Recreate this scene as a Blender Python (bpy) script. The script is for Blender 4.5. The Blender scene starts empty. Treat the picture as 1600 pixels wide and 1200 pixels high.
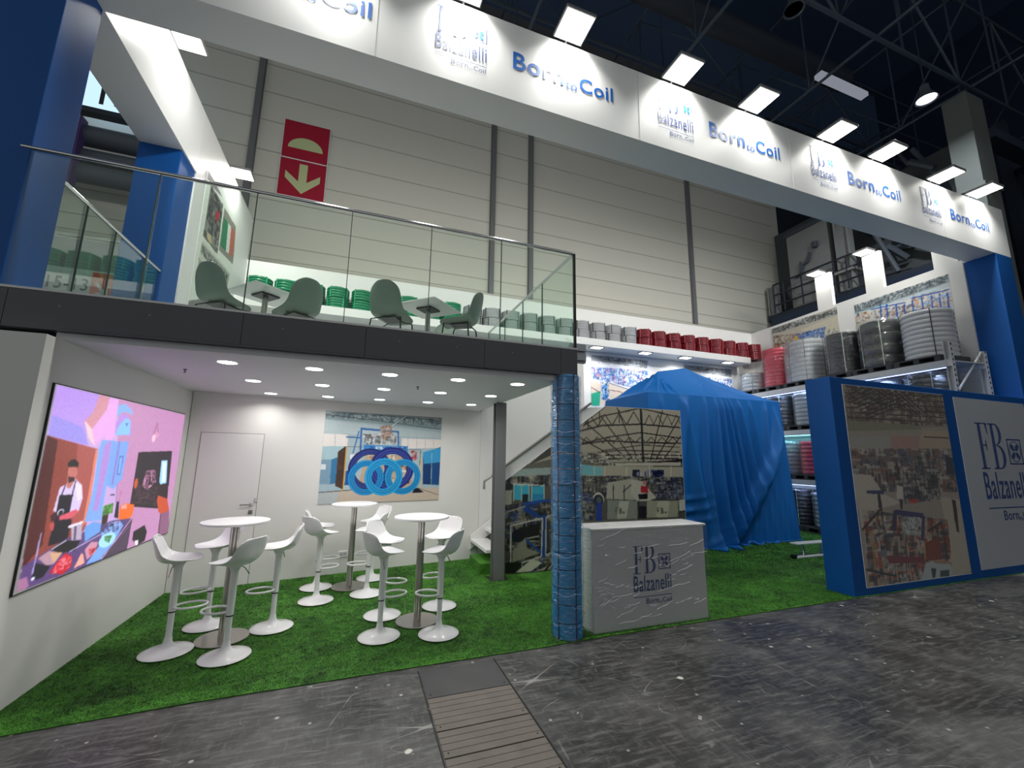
import bpy, math, random, numpy as np
from math import sin, cos, pi, radians, sqrt, atan2
from mathutils import Vector, Matrix
random.seed(7)
SC = bpy.context.scene
# ------------------------------------------------------------------ camera, world, exposure
cam_d = bpy.data.cameras.new('camera'); cam = bpy.data.objects.new('camera', cam_d); SC.collection.objects.link(cam)
SC.camera = cam
yaw, pitch, roll = radians(19.844), radians(9.881), radians(.787)
fw = Vector((sin(yaw)*cos(pitch), cos(yaw)*cos(pitch), sin(pitch)))
r0 = Vector((cos(yaw), -sin(yaw), 0)); u0 = r0.cross(fw)
rr = cos(roll)*r0 + sin(roll)*u0; uu = -sin(roll)*r0 + cos(roll)*u0
cam.matrix_world = Matrix(((rr.x, uu.x, -fw.x, 0), (rr.y, uu.y, -fw.y, 0), (rr.z, uu.z, -fw.z, 1.755), (0, 0, 0, 1)))
cam_d.sensor_fit = 'HORIZONTAL'; cam_d.sensor_width = 36; cam_d.lens = 656.5/1600*36
cam_d.clip_start = .05; cam_d.clip_end = 200
W = bpy.data.worlds.new('hall_air'); SC.world = W; W.use_nodes = True
W.node_tree.nodes['Background'].inputs[0].default_value = (.93, .97, .96, 1)
W.node_tree.nodes['Background'].inputs[1].default_value = .36
vs = SC.view_settings; vs.view_transform = 'Standard'; vs.look = 'None'; vs.gamma = 1; vs.use_curve_mapping = False; vs.exposure = 0.13
cy = SC.cycles
cy.use_denoising = True; cy.max_bounces = 8; cy.transparent_max_bounces = 16; cy.diffuse_bounces = 4; cy.glossy_bounces = 4; cy.transmission_bounces = 6
cy.sample_clamp_indirect = 4; cy.caustics_reflective = False; cy.caustics_refractive = False
FLOOD_W, DOWN_W, SOFFIT_W, LED_W, HALL_W, REAR_FILL_W = 31, 3.9, 10, 16, 220, 80

# ------------------------------------------------------------------ materials
def lin(c):
    c = c/255.0
    return c/12.92 if c <= .04045 else ((c+.055)/1.055)**2.4
def col(h):
    return (lin(int(h[0:2], 16)), lin(int(h[2:4], 16)), lin(int(h[4:6], 16)), 1)
def newmat(name):
    m = bpy.data.materials.new(name); m.use_nodes = True
    nt = m.node_tree; return m, nt, nt.nodes['Principled BSDF']
def P(name, hexc, rough=.5, metal=0, spec=.5, bump=0, bscale=80, var=0, vscale=3, emit=0):
    m, nt, b = newmat(name); c = col(hexc)
    b.inputs['Base Color'].default_value = c; b.inputs['Roughness'].default_value = rough
    b.inputs['Metallic'].default_value = metal; b.inputs['Specular IOR Level'].default_value = spec
    tc = nt.nodes.new('ShaderNodeTexCoord')
    if bump:
        n = nt.nodes.new('ShaderNodeTexNoise'); n.inputs['Scale'].default_value = bscale; n.inputs['Detail'].default_value = 4
        bp = nt.nodes.new('ShaderNodeBump'); bp.inputs['Strength'].default_value = bump; bp.inputs['Distance'].default_value = .01
        nt.links.new(tc.outputs['Object'], n.inputs['Vector']); nt.links.new(n.outputs['Fac'], bp.inputs['Height']); nt.links.new(bp.outputs[0], b.inputs['Normal'])
    if var:
        n = nt.nodes.new('ShaderNodeTexNoise'); n.inputs['Scale'].default_value = vscale; n.inputs['Detail'].default_value = 5
        mx = nt.nodes.new('ShaderNodeMix'); mx.data_type = 'RGBA'
        mx.inputs['A'].default_value = tuple(x*(1-var) for x in c[:3])+(1,); mx.inputs['B'].default_value = tuple(min(1, x*(1+var)) for x in c[:3])+(1,)
        nt.links.new(tc.outputs['Object'], n.inputs['Vector']); nt.links.new(n.outputs['Fac'], mx.inputs['Factor']); nt.links.new(mx.outputs['Result'], b.inputs['Base Color'])
    if emit:
        b.inputs['Emission Color'].default_value = c; b.inputs['Emission Strength'].default_value = emit
    return m
def emat(name, c, s):
    m, nt, b = newmat(name); nt.nodes.remove(b)
    e = nt.nodes.new('ShaderNodeEmission'); e.inputs[0].default_value = (*c, 1); e.inputs[1].default_value = s
    nt.links.new(e.outputs[0], nt.nodes['Material Output'].inputs[0]); return m
def film(name, tint, gloss, rough=.12, bscale=9, bstr=.8, stretch=(1, 1, 1), haze=0, hazec=(.8, .85, .9)):
    """clear stretch film / glass: see-through with glossy streaks"""
    m, nt, b = newmat(name); nt.nodes.remove(b); N = nt.nodes.new; Lk = nt.links.new
    t = N('ShaderNodeBsdfTransparent'); t.inputs[0].default_value = (*tint, 1)
    g = N('ShaderNodeBsdfGlossy'); g.inputs['Roughness'].default_value = rough; g.inputs[0].default_value = (1, 1, 1, 1)
    tc = N('ShaderNodeTexCoord'); mp = N('ShaderNodeMapping'); mp.inputs['Scale'].default_value = stretch
    n = N('ShaderNodeTexNoise'); n.inputs['Scale'].default_value = bscale; n.inputs['Detail'].default_value = 3; n.inputs['Distortion'].default_value = .6
    bp = N('ShaderNodeBump'); bp.inputs['Strength'].default_value = bstr; bp.inputs['Distance'].default_value = .03
    Lk(tc.outputs['Object'], mp.inputs[0]); Lk(mp.outputs[0], n.inputs['Vector']); Lk(n.outputs['Fac'], bp.inputs['Height']); Lk(bp.outputs[0], g.inputs['Normal'])
    fr = N('ShaderNodeLayerWeight'); fr.inputs['Blend'].default_value = .35
    if bstr: Lk(bp.outputs[0], fr.inputs['Normal'])
    ma = N('ShaderNodeMath'); ma.operation = 'MULTIPLY_ADD'; ma.inputs[1].default_value = (.36 if bstr else .22); ma.inputs[2].default_value = gloss; ma.use_clamp = True
    Lk(fr.outputs['Fresnel'], ma.inputs[0])
    mx = N('ShaderNodeMixShader'); Lk(ma.outputs[0], mx.inputs[0]); Lk(t.outputs[0], mx.inputs[1]); Lk(g.outputs[0], mx.inputs[2])
    out = mx
    if haze:
        d = N('ShaderNodeBsdfDiffuse'); d.inputs[0].default_value = (*hazec, 1)
        mh = N('ShaderNodeMixShader'); mh.inputs[0].default_value = haze
        Lk(mx.outputs[0], mh.inputs[1]); Lk(d.outputs[0], mh.inputs[2]); out = mh
    Lk(out.outputs[0], nt.nodes['Material Output'].inputs[0]); return m
def attr_mat(name, emit=0, rough=.35, spec=.5):
    m, nt, b = newmat(name); a = nt.nodes.new('ShaderNodeAttribute'); a.attribute_name = 'print'
    if emit:
        nt.links.new(a.outputs['Color'], b.inputs['Emission Color']); b.inputs['Emission Strength'].default_value = emit
        b.inputs['Base Color'].default_value = (.01, .01, .012, 1); b.inputs['Roughness'].default_value = .25
    else:
        nt.links.new(a.outputs['Color'], b.inputs['Base Color']); b.inputs['Roughness'].default_value = rough; b.inputs['Specular IOR Level'].default_value = spec
    return m
M = {}
M['wall'] = P('painted_wall_white', 'e2e1de', .6, var=.015, vscale=2, bump=.02, bscale=300)
M['wallp'] = P('white_panel', 'e6e6e4', .45)
M['fascia'] = P('fascia_white', 'e9eaea', .4)
M['blue'] = P('stand_blue_paint', '034e98', .5, spec=.3, bump=.03, bscale=200)
M['dark'] = P('anthracite_cladding', '525258', .5, var=.03)
M['white'] = P('white_gloss_plastic', 'eeeeef', .22)
M['whitem'] = P('white_lacquered_metal', 'ededee', .18)
M['tabletop'] = P('white_laminate', 'efefef', .3)
M['steel'] = P('brushed_steel', 'b9b4ae', .28, metal=1, bump=.05, bscale=60)
M['chrome'] = P('chrome', 'd0d0d0', .1, metal=1)
M['hsteel'] = P('painted_grey_steel', '7a7b7d', .4, metal=.15)
M['black'] = P('black_plastic', '101012', .4)
M['sage'] = P('sage_green_shell', '7f9184', .4)
M['edge'] = P('white_edge_profile', 'd8d8d8', .4)
M['drape'] = P('royal_blue_cloth', '0366b4', .62, spec=.35, bump=.06, bscale=60)
M['hallwall'] = P('hall_wall_panels', 'd6d4c9', .7, var=.05, vscale=.25)
M['halldark'] = P('dark_hall_steel', '232b38', .6)
M['hallmid'] = P('hall_grey_steel', '4a525c', .6)
M['hallblue'] = P('hall_dark_blue', '1c2c44', .5)
M['pale'] = P('hall_pale_steel', '8d9190', .6, var=.1)
M['conc'] = P('hall_concrete', '5c625f', .85, var=.15, vscale=1.5)
M['logo'] = P('navy_lettering', '26407e', .5)
M['logob'] = P('blue_lettering', '1660b8', .45)
M['logod'] = P('slate_lettering', '3c4f86', .5)
M['petal'] = P('azure_lettering', '1a82c8', .45)
M['pallet'] = P('dark_grey_pallet', '3c3f42', .7)
M['rack'] = P('rack_white_steel', 'c9cacb', .4, metal=.1)
M['purple'] = P('purple_bracket', '4a3a72', .5)
M['signred'] = P('sign_red', 'a81030', .5)
M['signcream'] = P('sign_photoluminescent', 'c6cf9c', .6)
M['signwhite'] = P('sign_white', 'dfe4e4', .5)
M['orange'] = P('sign_orange', 'e8582c', .5)
M['ink'] = P('sign_ink', '22262c', .5)
def lampmat(n, c, s): M[n] = emat(n, c, s)
lampmat('flood', (1, .98, .9), 8); lampmat('downl', (1, .97, .92), 9); lampmat('led', (.38, .5, 1), 5); lampmat('ledcyan', (.25, .85, 1), 4); lampmat('ledgreen', (.1, .9, .25), 2)
lampmat('pend', (1, .9, 1), 10); lampmat('signlit', (.55, .78, 1), 1.1); lampmat('tube', (.8, .85, 1), .25)
for n, h, r in (('cgreen', '0c7a52', .3), ('cgrey', 'a6a9ab', .4), ('cred', '6e101c', .35), ('cblue', '0b86c2', .25), ('cblack', '0e1216', .15), ('csilver', 'a8b0b4', .35), ('cbig', '2c3231', .15), ('chose', 'd0d0d2', .15), ('cpink', 'e02848', .35), ('cplum', '32202a', .25), ('cpale', 'c6c8cc', .4)):
    M[n] = P('cable_'+n[1:], h, r, spec=.6)
M['strap'] = P('strap_black', '2a2a2c', .4); M['strapl'] = P('strap_light', 'b9c8c0', .35)
M['straplg'] = P('strap_pale_green', '3fae86', .35); M['straplr'] = P('strap_pale_red', 'b84a54', .35); M['strapnavy'] = P('strap_navy', '0a2c58', .35)
M['film'] = film('clear_stretch_film', (.97, .98, .985), .08, .08, 16, 1.0, (1, 1, 1.3), haze=.01)
M['filmcol'] = film('column_stretch_film', (.94, .98, 1), .06, .11, 20, 1.0, (1, 1, 1.3), haze=0)
M['filmh'] = film('hazy_stretch_film', (.93, .95, .96), .16, .1, 12, 1.0, (1, 1, .35), haze=.10)
M['filmc'] = film('counter_stretch_film', (.98, .98, .98), .02, .11, 6, .85, (1.2, 1.2, 9), haze=.03)
M['glass'] = film('railing_glass', (.93, .975, .95), .0, .01, 1, 0, haze=0)
M['gedge'] = P('glass_edge_green', '3f5f55', .2)
M['print'] = attr_mat('printed_picture', 0, .3, .5)
M['printg'] = attr_mat('printed_picture_glossy', 0, .12, .5)
M['printm'] = attr_mat('printed_picture_matt', 0, .6, .3)
M['screen'] = attr_mat('video_screen', 1.05)

# aisle floor : dark worn panels with scuffs and specks
m, nt, b = newmat('aisle_floor'); N = nt.nodes.new; Lk = nt.links.new
tc = N('ShaderNodeTexCoord')
def noise(sc, det, dist=0, mp=None, rot=0):
    n = N('ShaderNodeTexNoise'); n.inputs['Scale'].default_value = sc; n.inputs['Detail'].default_value = det; n.inputs['Distortion'].default_value = dist; n.inputs['Roughness'].default_value = .65
    if mp:
        k = N('ShaderNodeMapping'); k.inputs['Scale'].default_value = mp; k.inputs['Rotation'].default_value = (0, 0, rot); Lk(tc.outputs['Object'], k.inputs[0]); Lk(k.outputs[0], n.inputs['Vector'])
    else: Lk(tc.outputs['Object'], n.inputs['Vector'])
    return n
def ramp(src, stops):
    r = N('ShaderNodeValToRGB'); e = r.color_ramp.elements
    e[0].position, e[0].color = stops[0][0], (*[stops[0][1]]*3, 1); e[1].position, e[1].color = stops[-1][0], (*[stops[-1][1]]*3, 1)
    for p_, v_ in stops[1:-1]:
        q = e.new(p_); q.color = (v_, v_, v_, 1)
    Lk(src, r.inputs[0]); return r
def mixc(f, a, bb, mode='MIX'):
    x = N('ShaderNodeMix'); x.data_type = 'RGBA'; x.blend_type = mode
    for k, v in (('Factor', f), ('A', a), ('B', bb)):
        if isinstance(v, (tuple, float, int)): x.inputs[k].default_value = v
        else: Lk(v, x.inputs[k])
    return x.outputs['Result']
big = noise(1.6, 12, .6); base = ramp(big.outputs['Fac'], [(.3, .012), (.48, .024), (.6, .05), (.72, .11)])
str1 = noise(4, 12, .3, (1.2, 7, 1), radians(6)); str3 = noise(9, 12, .4, (3, .8, 1), radians(24)); s3 = ramp(str3.outputs['Fac'], [(.53, 0), (.75, .6)]); s1 = ramp(str1.outputs['Fac'], [(.48, 0), (.7, .9)])
c1 = mixc(s1.outputs[0], base.outputs[0], (.12, .12, .116, 1))
str2 = noise(2.2, 9, .2, (10, 1, 1), radians(-38)); s2 = ramp(str2.outputs['Fac'], [(.62, 0), (.74, .5)])
c2 = mixc(s2.outputs[0], c1, (.16, .16, .155, 1)); c2 = mixc(s3.outputs[0], c2, (.125, .125, .12, 1))
def scratch(scale, rot, thr, seedoff):
    w = noise(scale, .5, 0, (1, 2.6, 1), rot); w.inputs['Detail'].default_value = 0
    r = ramp(w.outputs['Fac'], [(.5-thr, 0), (.5, 1), (.5+thr, 0)])
    mk = noise(1.3+seedoff*.1, 4, 0, (1, 1, 1), seedoff); rm = ramp(mk.outputs['Fac'], [(.52, 0), (.62, 1)])
    x = N('ShaderNodeMath'); x.operation = 'MULTIPLY'; Lk(r.outputs[0], x.inputs[0]); Lk(rm.outputs[0], x.inputs[1]); return x.outputs[0]
c3 = c2
for sc_, ro, th, so in ((1.0, .5, .0016, 1.3), (1.2, -.9, .0018, 4.1), (1.5, .15, .0018, 11.2), (.9, 1.6, .0014, 7)):
    c3 = mixc(scratch(sc_, ro, th, so), c3, (.24, .24, .23, 1))
vor = N('ShaderNodeTexVoronoi'); vor.inputs['Scale'].default_value = 3.2; Lk(tc.outputs['Object'], vor.inputs['Vector'])
vr = ramp(vor.outputs['Distance'], [(.06, 1), (.09, 0)]); cmk = ramp(noise(5.5, 6, .5).outputs['Fac'], [(.47, 0), (.53, 1)])
def mul(a_, b_):
    x = N('ShaderNodeMath'); x.operation = 'MULTIPLY'; Lk(a_, x.inputs[0]); Lk(b_, x.inputs[1]); return x.outputs[0]
c4 = mixc(mul(vr.outputs[0], cmk.outputs[0]), c3, (.55, .55, .5, 1))
vor2 = N('ShaderNodeTexVoronoi'); vor2.inputs['Scale'].default_value = 7; Lk(tc.outputs['Object'], vor2.inputs['Vector'])
vr2 = ramp(vor2.outputs['Distance'], [(.07, .8), (.11, 0)]); c5 = mixc(mul(vr2.outputs[0], cmk.outputs[0]), c4, (.4, .4, .38, 1))
Lk(c5, b.inputs['Base Color'])
rr_ = ramp(noise(1.6, 5).outputs['Fac'], [(.35, .28), (.7, .55)]); Lk(rr_.outputs[0], b.inputs['Roughness'])
bp = N('ShaderNodeBump'); bp.inputs['Strength'].default_value = .15; bp.inputs['Distance'].default_value = .01; Lk(str1.outputs['Fac'], bp.inputs['Height']); Lk(bp.outputs[0], b.inputs['Normal'])
M['floor'] = m
M['board'] = P('worn_duct_board', '5a544e', .6, var=.35, vscale=6, bump=.2, bscale=30)
M['board2'] = P('worn_duct_plate', '343537', .5, var=.3, vscale=5, bump=.1, bscale=30)
M['gap'] = P('floor_gap_black', '08080a', .8)
# turf
m, nt, b = newmat('turf_fibre'); N = nt.nodes.new; Lk = nt.links.new; tc = N('ShaderNodeTexCoord')
n1 = noise(2.2, 4, .3); n2 = noise(15, 5, .6)
g1 = N('ShaderNodeValToRGB'); e = g1.color_ramp.elements; e[0].position, e[0].color = .36, (.010, .052, .004, 1); e[1].position, e[1].color = .66, (.088, .30, .032, 1)
mm = N('ShaderNodeMath'); mm.operation = 'MULTIPLY_ADD'; mm.inputs[1].default_value = .5; Lk(n1.outputs['Fac'], mm.inputs[0]); m2 = N('ShaderNodeMath'); m2.operation = 'MULTIPLY'; m2.inputs[1].default_value = .5; Lk(n2.outputs['Fac'], m2.inputs[0]); Lk(m2.outputs[0], mm.inputs[2])
Lk(mm.outputs[0], g1.inputs[0]); Lk(g1.outputs[0], b.inputs['Base Color']); b.inputs['Roughness'].default_value = .6; b.inputs['Specular IOR Level'].default_value = .3
M['turf'] = m
# hall roof
M['roof'] = P('hall_roof_sheet', '3c506e', .8, var=.35, vscale=.15)

# ------------------------------------------------------------------ geometry helpers
class G:
    def __init__(s): s.v = []; s.f = []
    def add(s, v, f):
        k = len(s.v); s.v += [tuple(p) for p in v]; s.f += [tuple(i+k for i in q) for q in f]; return s
    def box(s, x0, x1, y0, y1, z0, z1):
        return s.add([(x0, y0, z0), (x1, y0, z0), (x1, y1, z0), (x0, y1, z0), (x0, y0, z1), (x1, y0, z1), (x1, y1, z1), (x0, y1, z1)],
                     [(0, 3, 2, 1), (4, 5, 6, 7), (0, 1, 5, 4), (1, 2, 6, 5), (2, 3, 7, 6), (3, 0, 4, 7)])
    def obox(s, o, ex, ey, ez):
        o, ex, ey, ez = map(Vector, (o, ex, ey, ez))
        return s.add([o, o+ex, o+ex+ey, o+ey, o+ez, o+ex+ez, o+ex+ey+ez, o+ey+ez], [(0, 3, 2, 1), (4, 5, 6, 7), (0, 1, 5, 4), (1, 2, 6, 5), (2, 3, 7, 6), (3, 0, 4, 7)])
    def lathe(s, prof, seg=24, c=(0, 0, 0), close=True):
        v = []; n = len(prof)
        for i in range(seg):
            a = 2*pi*i/seg
            for r, z in prof: v.append((c[0]+r*cos(a), c[1]+r*sin(a), c[2]+z))
        f = []
        for i in range(seg):
            j = (i+1) % seg
            for k in range(n-1): f.append((i*n+k, j*n+k, j*n+k+1, i*n+k+1))
        s.add(v, f); b = len(s.v)-len(v)
        if close:
            if prof[0][0] > 1e-5: s.f.append(tuple(b+i*n for i in range(seg))[::-1])
            if prof[-1][0] > 1e-5: s.f.append(tuple(b+i*n+n-1 for i in range(seg)))
        return s
    def tube(s, pts, r, seg=8, closed=False):
        pts = [Vector(p) for p in pts]; n = len(pts); v = []; prev = None
        for i, p in enumerate(pts):
            if closed: t = pts[(i+1) % n]-pts[i-1]
            else: t = pts[min(i+1, n-1)]-pts[max(i-1, 0)]
            t.normalize()
            if prev is None:
                a = Vector((0, 0, 1)) if abs(t.z) < .9 else Vector((1, 0, 0)); nx = t.cross(a).normalized()
            else:
                nx = (prev - t*prev.dot(t)).normalized()
            prev = nx; ny = t.cross(nx)
            for k in range(seg):
                a = 2*pi*k/seg; v.append(p+nx*r*cos(a)+ny*r*sin(a))
        f = []
        for i in range(n if closed else n-1):
            j = (i+1) % n
            for k in range(seg): f.append((i*seg+k, i*seg+(k+1) % seg, j*seg+(k+1) % seg, j*seg+k))
        if not closed: f.append(tuple(range(seg))[::-1]); f.append(tuple((n-1)*seg+k for k in range(seg)))
        return s.add(v, f)
    def prism(s, poly, fn, d0, d1):
        """poly 2-D points extruded; fn(a, b, depth) -> 3-D"""
        n = len(poly); v = [fn(a, b, d0) for a, b in poly]+[fn(a, b, d1) for a, b in poly]
        return s.add(v, [tuple(range(n)), tuple(range(2*n-1, n-1, -1))]+[(i, i+n, (i+1) % n+n, (i+1) % n) for i in range(n)])
    def grid(s, pts, wrap=False):
        nr = len(pts); nc = len(pts[0]); v = [p for r in pts for p in r]; f = []
        for i in range(nr-1):
            for j in range(nc if wrap else nc-1): f.append((i*nc+j, i*nc+(j+1) % nc, (i+1)*nc+(j+1) % nc, (i+1)*nc+j))
        return s.add(v, f)
def B(*a): return G().box(*a)
def mesh(name, g, mat, parent=None, smooth=False, bevel=0, loc=None, angle=40):
    me = bpy.data.meshes.new(name); me.from_pydata([tuple(p) for p in g.v], [], g.f); me.update()
    if mat: me.materials.append(M[mat] if isinstance(mat, str) else mat)
    if smooth: me.shade_smooth(); me.set_sharp_from_angle(angle=radians(angle))
    o = bpy.data.objects.new(name, me); SC.collection.objects.link(o)
    if parent: o.parent = parent
    if loc: o.location = loc
    if bevel:
        md = o.modifiers.new('bevel', 'BEVEL'); md.width = bevel; md.segments = 2; md.limit_method = 'ANGLE'
    return o
def thing(name, label, cat, loc=(0, 0, 0), rz=0, group=None):
    o = bpy.data.objects.new(name, None); SC.collection.objects.link(o); o.empty_display_size = .2
    o.location = loc; o.rotation_euler = (0, 0, rz); o['label'] = label; o['category'] = cat
    if group: o['group'] = group
    return o
def tag(o, label, cat, group=None):
    o['label'] = label; o['category'] = cat
    if group: o['group'] = group
    return o
def struct(o): o['kind'] = 'structure'; return o
def kids(o): return [c for c in bpy.data.objects if c.parent == o]
def dup(o, loc=None, rz=None, label=None, parent=None, cache={}):
    if o.name not in cache: cache[o.name] = kids(o)
    c = o.copy(); SC.collection.objects.link(c)
    if parent: c.parent = parent
    if loc is not None: c.location = loc
    if rz is not None: c.rotation_euler = (0, 0, rz)
    if label: c['label'] = label
    for k in cache[o.name]: dup(k, parent=c)
    return c
ORD = ['first', 'second', 'third', 'fourth', 'fifth', 'sixth', 'seventh', 'eighth', 'ninth', 'tenth', 'eleventh', 'twelfth']
def area(name, loc, size, watts, color=(1, .97, .9), direction=(0, 0, -1), parent=None, sizey=None, spread=pi):
    d = bpy.data.lights.new(name, 'AREA'); d.energy = watts; d.color = color; d.size = size; d.spread = spread
    if sizey: d.shape = 'RECTANGLE'; d.size_y = sizey
    o = bpy.data.objects.new(name, d); SC.collection.objects.link(o); o.location = loc
    o.rotation_euler = Vector(direction).to_track_quat('-Z', 'Y').to_euler()
    if parent: o.parent = parent
    return o

# lettering
_tc = {}
def glyphs(text, width, bold=0.0, xs=1.0, shear=0):
    """text outline mesh in local XZ (x right, z up) fitted to a width; returns verts, faces, height"""
    key = (text, bold, shear)
    if key not in _tc:
        cu = bpy.data.curves.new('t', 'FONT'); cu.body = text; cu.size = 1; cu.offset = bold; cu.shear = shear; cu.extrude = 0; cu.space_character = 1.07; cu.fill_mode = 'FRONT'; cu.resolution_u = 3
        to = bpy.data.objects.new('t', cu); SC.collection.objects.link(to)
        dg = bpy.context.evaluated_depsgraph_get(); me = to.evaluated_get(dg).to_mesh()
        _tc[key] = ([tuple(v.co) for v in me.vertices], [tuple(p.vertices) for p in me.polygons])
        to.evaluated_get(dg).to_mesh_clear(); bpy.data.objects.remove(to); bpy.data.curves.remove(cu)
    v, f = _tc[key]
    x0 = min(p[0] for p in v); x1 = max(p[0] for p in v); k = width/(x1-x0)
    return [((p[0]-x0)*k, p[1]*k/xs) for p in v], f
def put(g, gl, x, z, y=0):
    v, f = gl; return g.add([(x+a, y, z+b_) for a, b_ in v], f)
def born(g, x, z, w, y=0, bold=.012):
    """BorntoCoil fitted to width w, baseline z"""
    put(g, glyphs('Born', .485*w, bold), x, z, y); put(g, glyphs('to', .115*w, bold*.5), x+.505*w, z-.02*w, y); put(g, glyphs('Coil', .355*w, bold), x+.645*w, z, y)
    return g
def flat(g, pts, y=0): return g.add([(a, y, b_) for a, b_ in pts], [tuple(range(len(pts)))])
def crescent(g, cx, cz, rx, rz, ix, iz, s, y):
    n = 16; v = []
    for i in range(n+1):
        a = -pi/2+pi*i/n
        v += [((cx+rx*cos(a))*s[0]+s[1], y, (cz+rz*sin(a))*s[2]+s[3]), ((cx+ix*cos(a))*s[0]+s[1], y, (cz+iz*sin(a))*s[2]+s[3])]
    return g.add(v, [(2*i, 2*i+2, 2*i+3, 2*i+1) for i in range(n)])
def logo_parts(w, y=0):
    """FB monogram, propeller square, name and tagline; width w, height 1.21 w"""
    a = G(); b_ = G(); c = G()
    S = (1.9*w*.52, 0, .58*w, .63*w)
    def q(pts): flat(a, [(x*S[0]+S[1], z*S[2]+S[3]) for x, z in pts], y)
    q([(.05, .02), (.11, .02), (.11, .98), (.05, .98)]); q([(0, 0), (.19, 0), (.19, .03), (0, .03)]); q([(0, .97), (.26, .97), (.26, 1), (0, 1)])
    q([(.26, 1), (.22, .97), (.25, .76), (.262, .76)]); q([(.11, .5), (.19, .5), (.19, .525), (.11, .525)]); q([(.17, .51), (.192, .40), (.2, .40), (.2, .63), (.192, .63)])
    q([(.34, .02), (.40, .02), (.40, .98), (.34, .98)]); q([(.29, 0), (.45, 0), (.45, .03), (.29, .03)]); q([(.29, .97), (.45, .97), (.45, 1), (.29, 1)]); q([(.40, .51), (.45, .51), (.45, .535), (.40, .535)])
    crescent(a, .445, .767, .125, .233, .068, .205, S, y); crescent(a, .445, .262, .155, .262, .088, .232, S, y)
    x0, x1, z0, z1 = .67*w, w, .69*w, 1.02*w; t = .018*w
    for r in ((x0, x1, z0, z0+t), (x0, x1, z1-t, z1), (x0, x0+t, z0, z1), (x1-t, x1, z0, z1)): flat(a, [(r[0], r[2]), (r[1], r[2]), (r[1], r[3]), (r[0], r[3])], y)
    cx, cz = (x0+x1)/2, (z0+z1)/2; R = .135*w; n = 28; v = []
    for i in range(n):
        an = 2*pi*i/n; v += [(cx+R*cos(an), y, cz+R*sin(an)), (cx+(R-.01*w)*cos(an), y, cz+(R-.01*w)*sin(an))]
    a.add(v, [(2*i, 2*((i+1) % n), 2*((i+1) % n)+1, 2*i+1) for i in range(n)])
    for k in range(4):
        an = pi/4+k*pi/2; ux, uz = cos(an), sin(an)
        pts = []
        for i in range(14):
            th = 2*pi*i/14; l = .068*w+.052*w*cos(th); p_ = .04*w*sin(th)*(.6+.4*l/(.12*w)); pts.append((cx+ux*l-uz*p_, cz+uz*l+ux*p_))
        flat(b_, pts, y)
    put(c, glyphs('Balzanelli', w, .008, xs=.55), 0, .27*w, y)
    flat(c, [(0, .15*w), (w, .15*w), (w, .165*w), (0, .165*w)], y)
    born(c, .31*w, .01*w, .68*w, y, .006)
    return a, b_, c
def logo(parent, x, y, z, w, mats=('logo', 'logo', 'logo')):
    a, b_, c = logo_parts(w)
    for nm, g, m_ in (('monogram_lettering', a, mats[0]), ('propeller_emblem', b_, mats[1]), ('name_lettering', c, mats[2])):
        mesh(nm, g, m_, parent, loc=(x, y, z))

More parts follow.
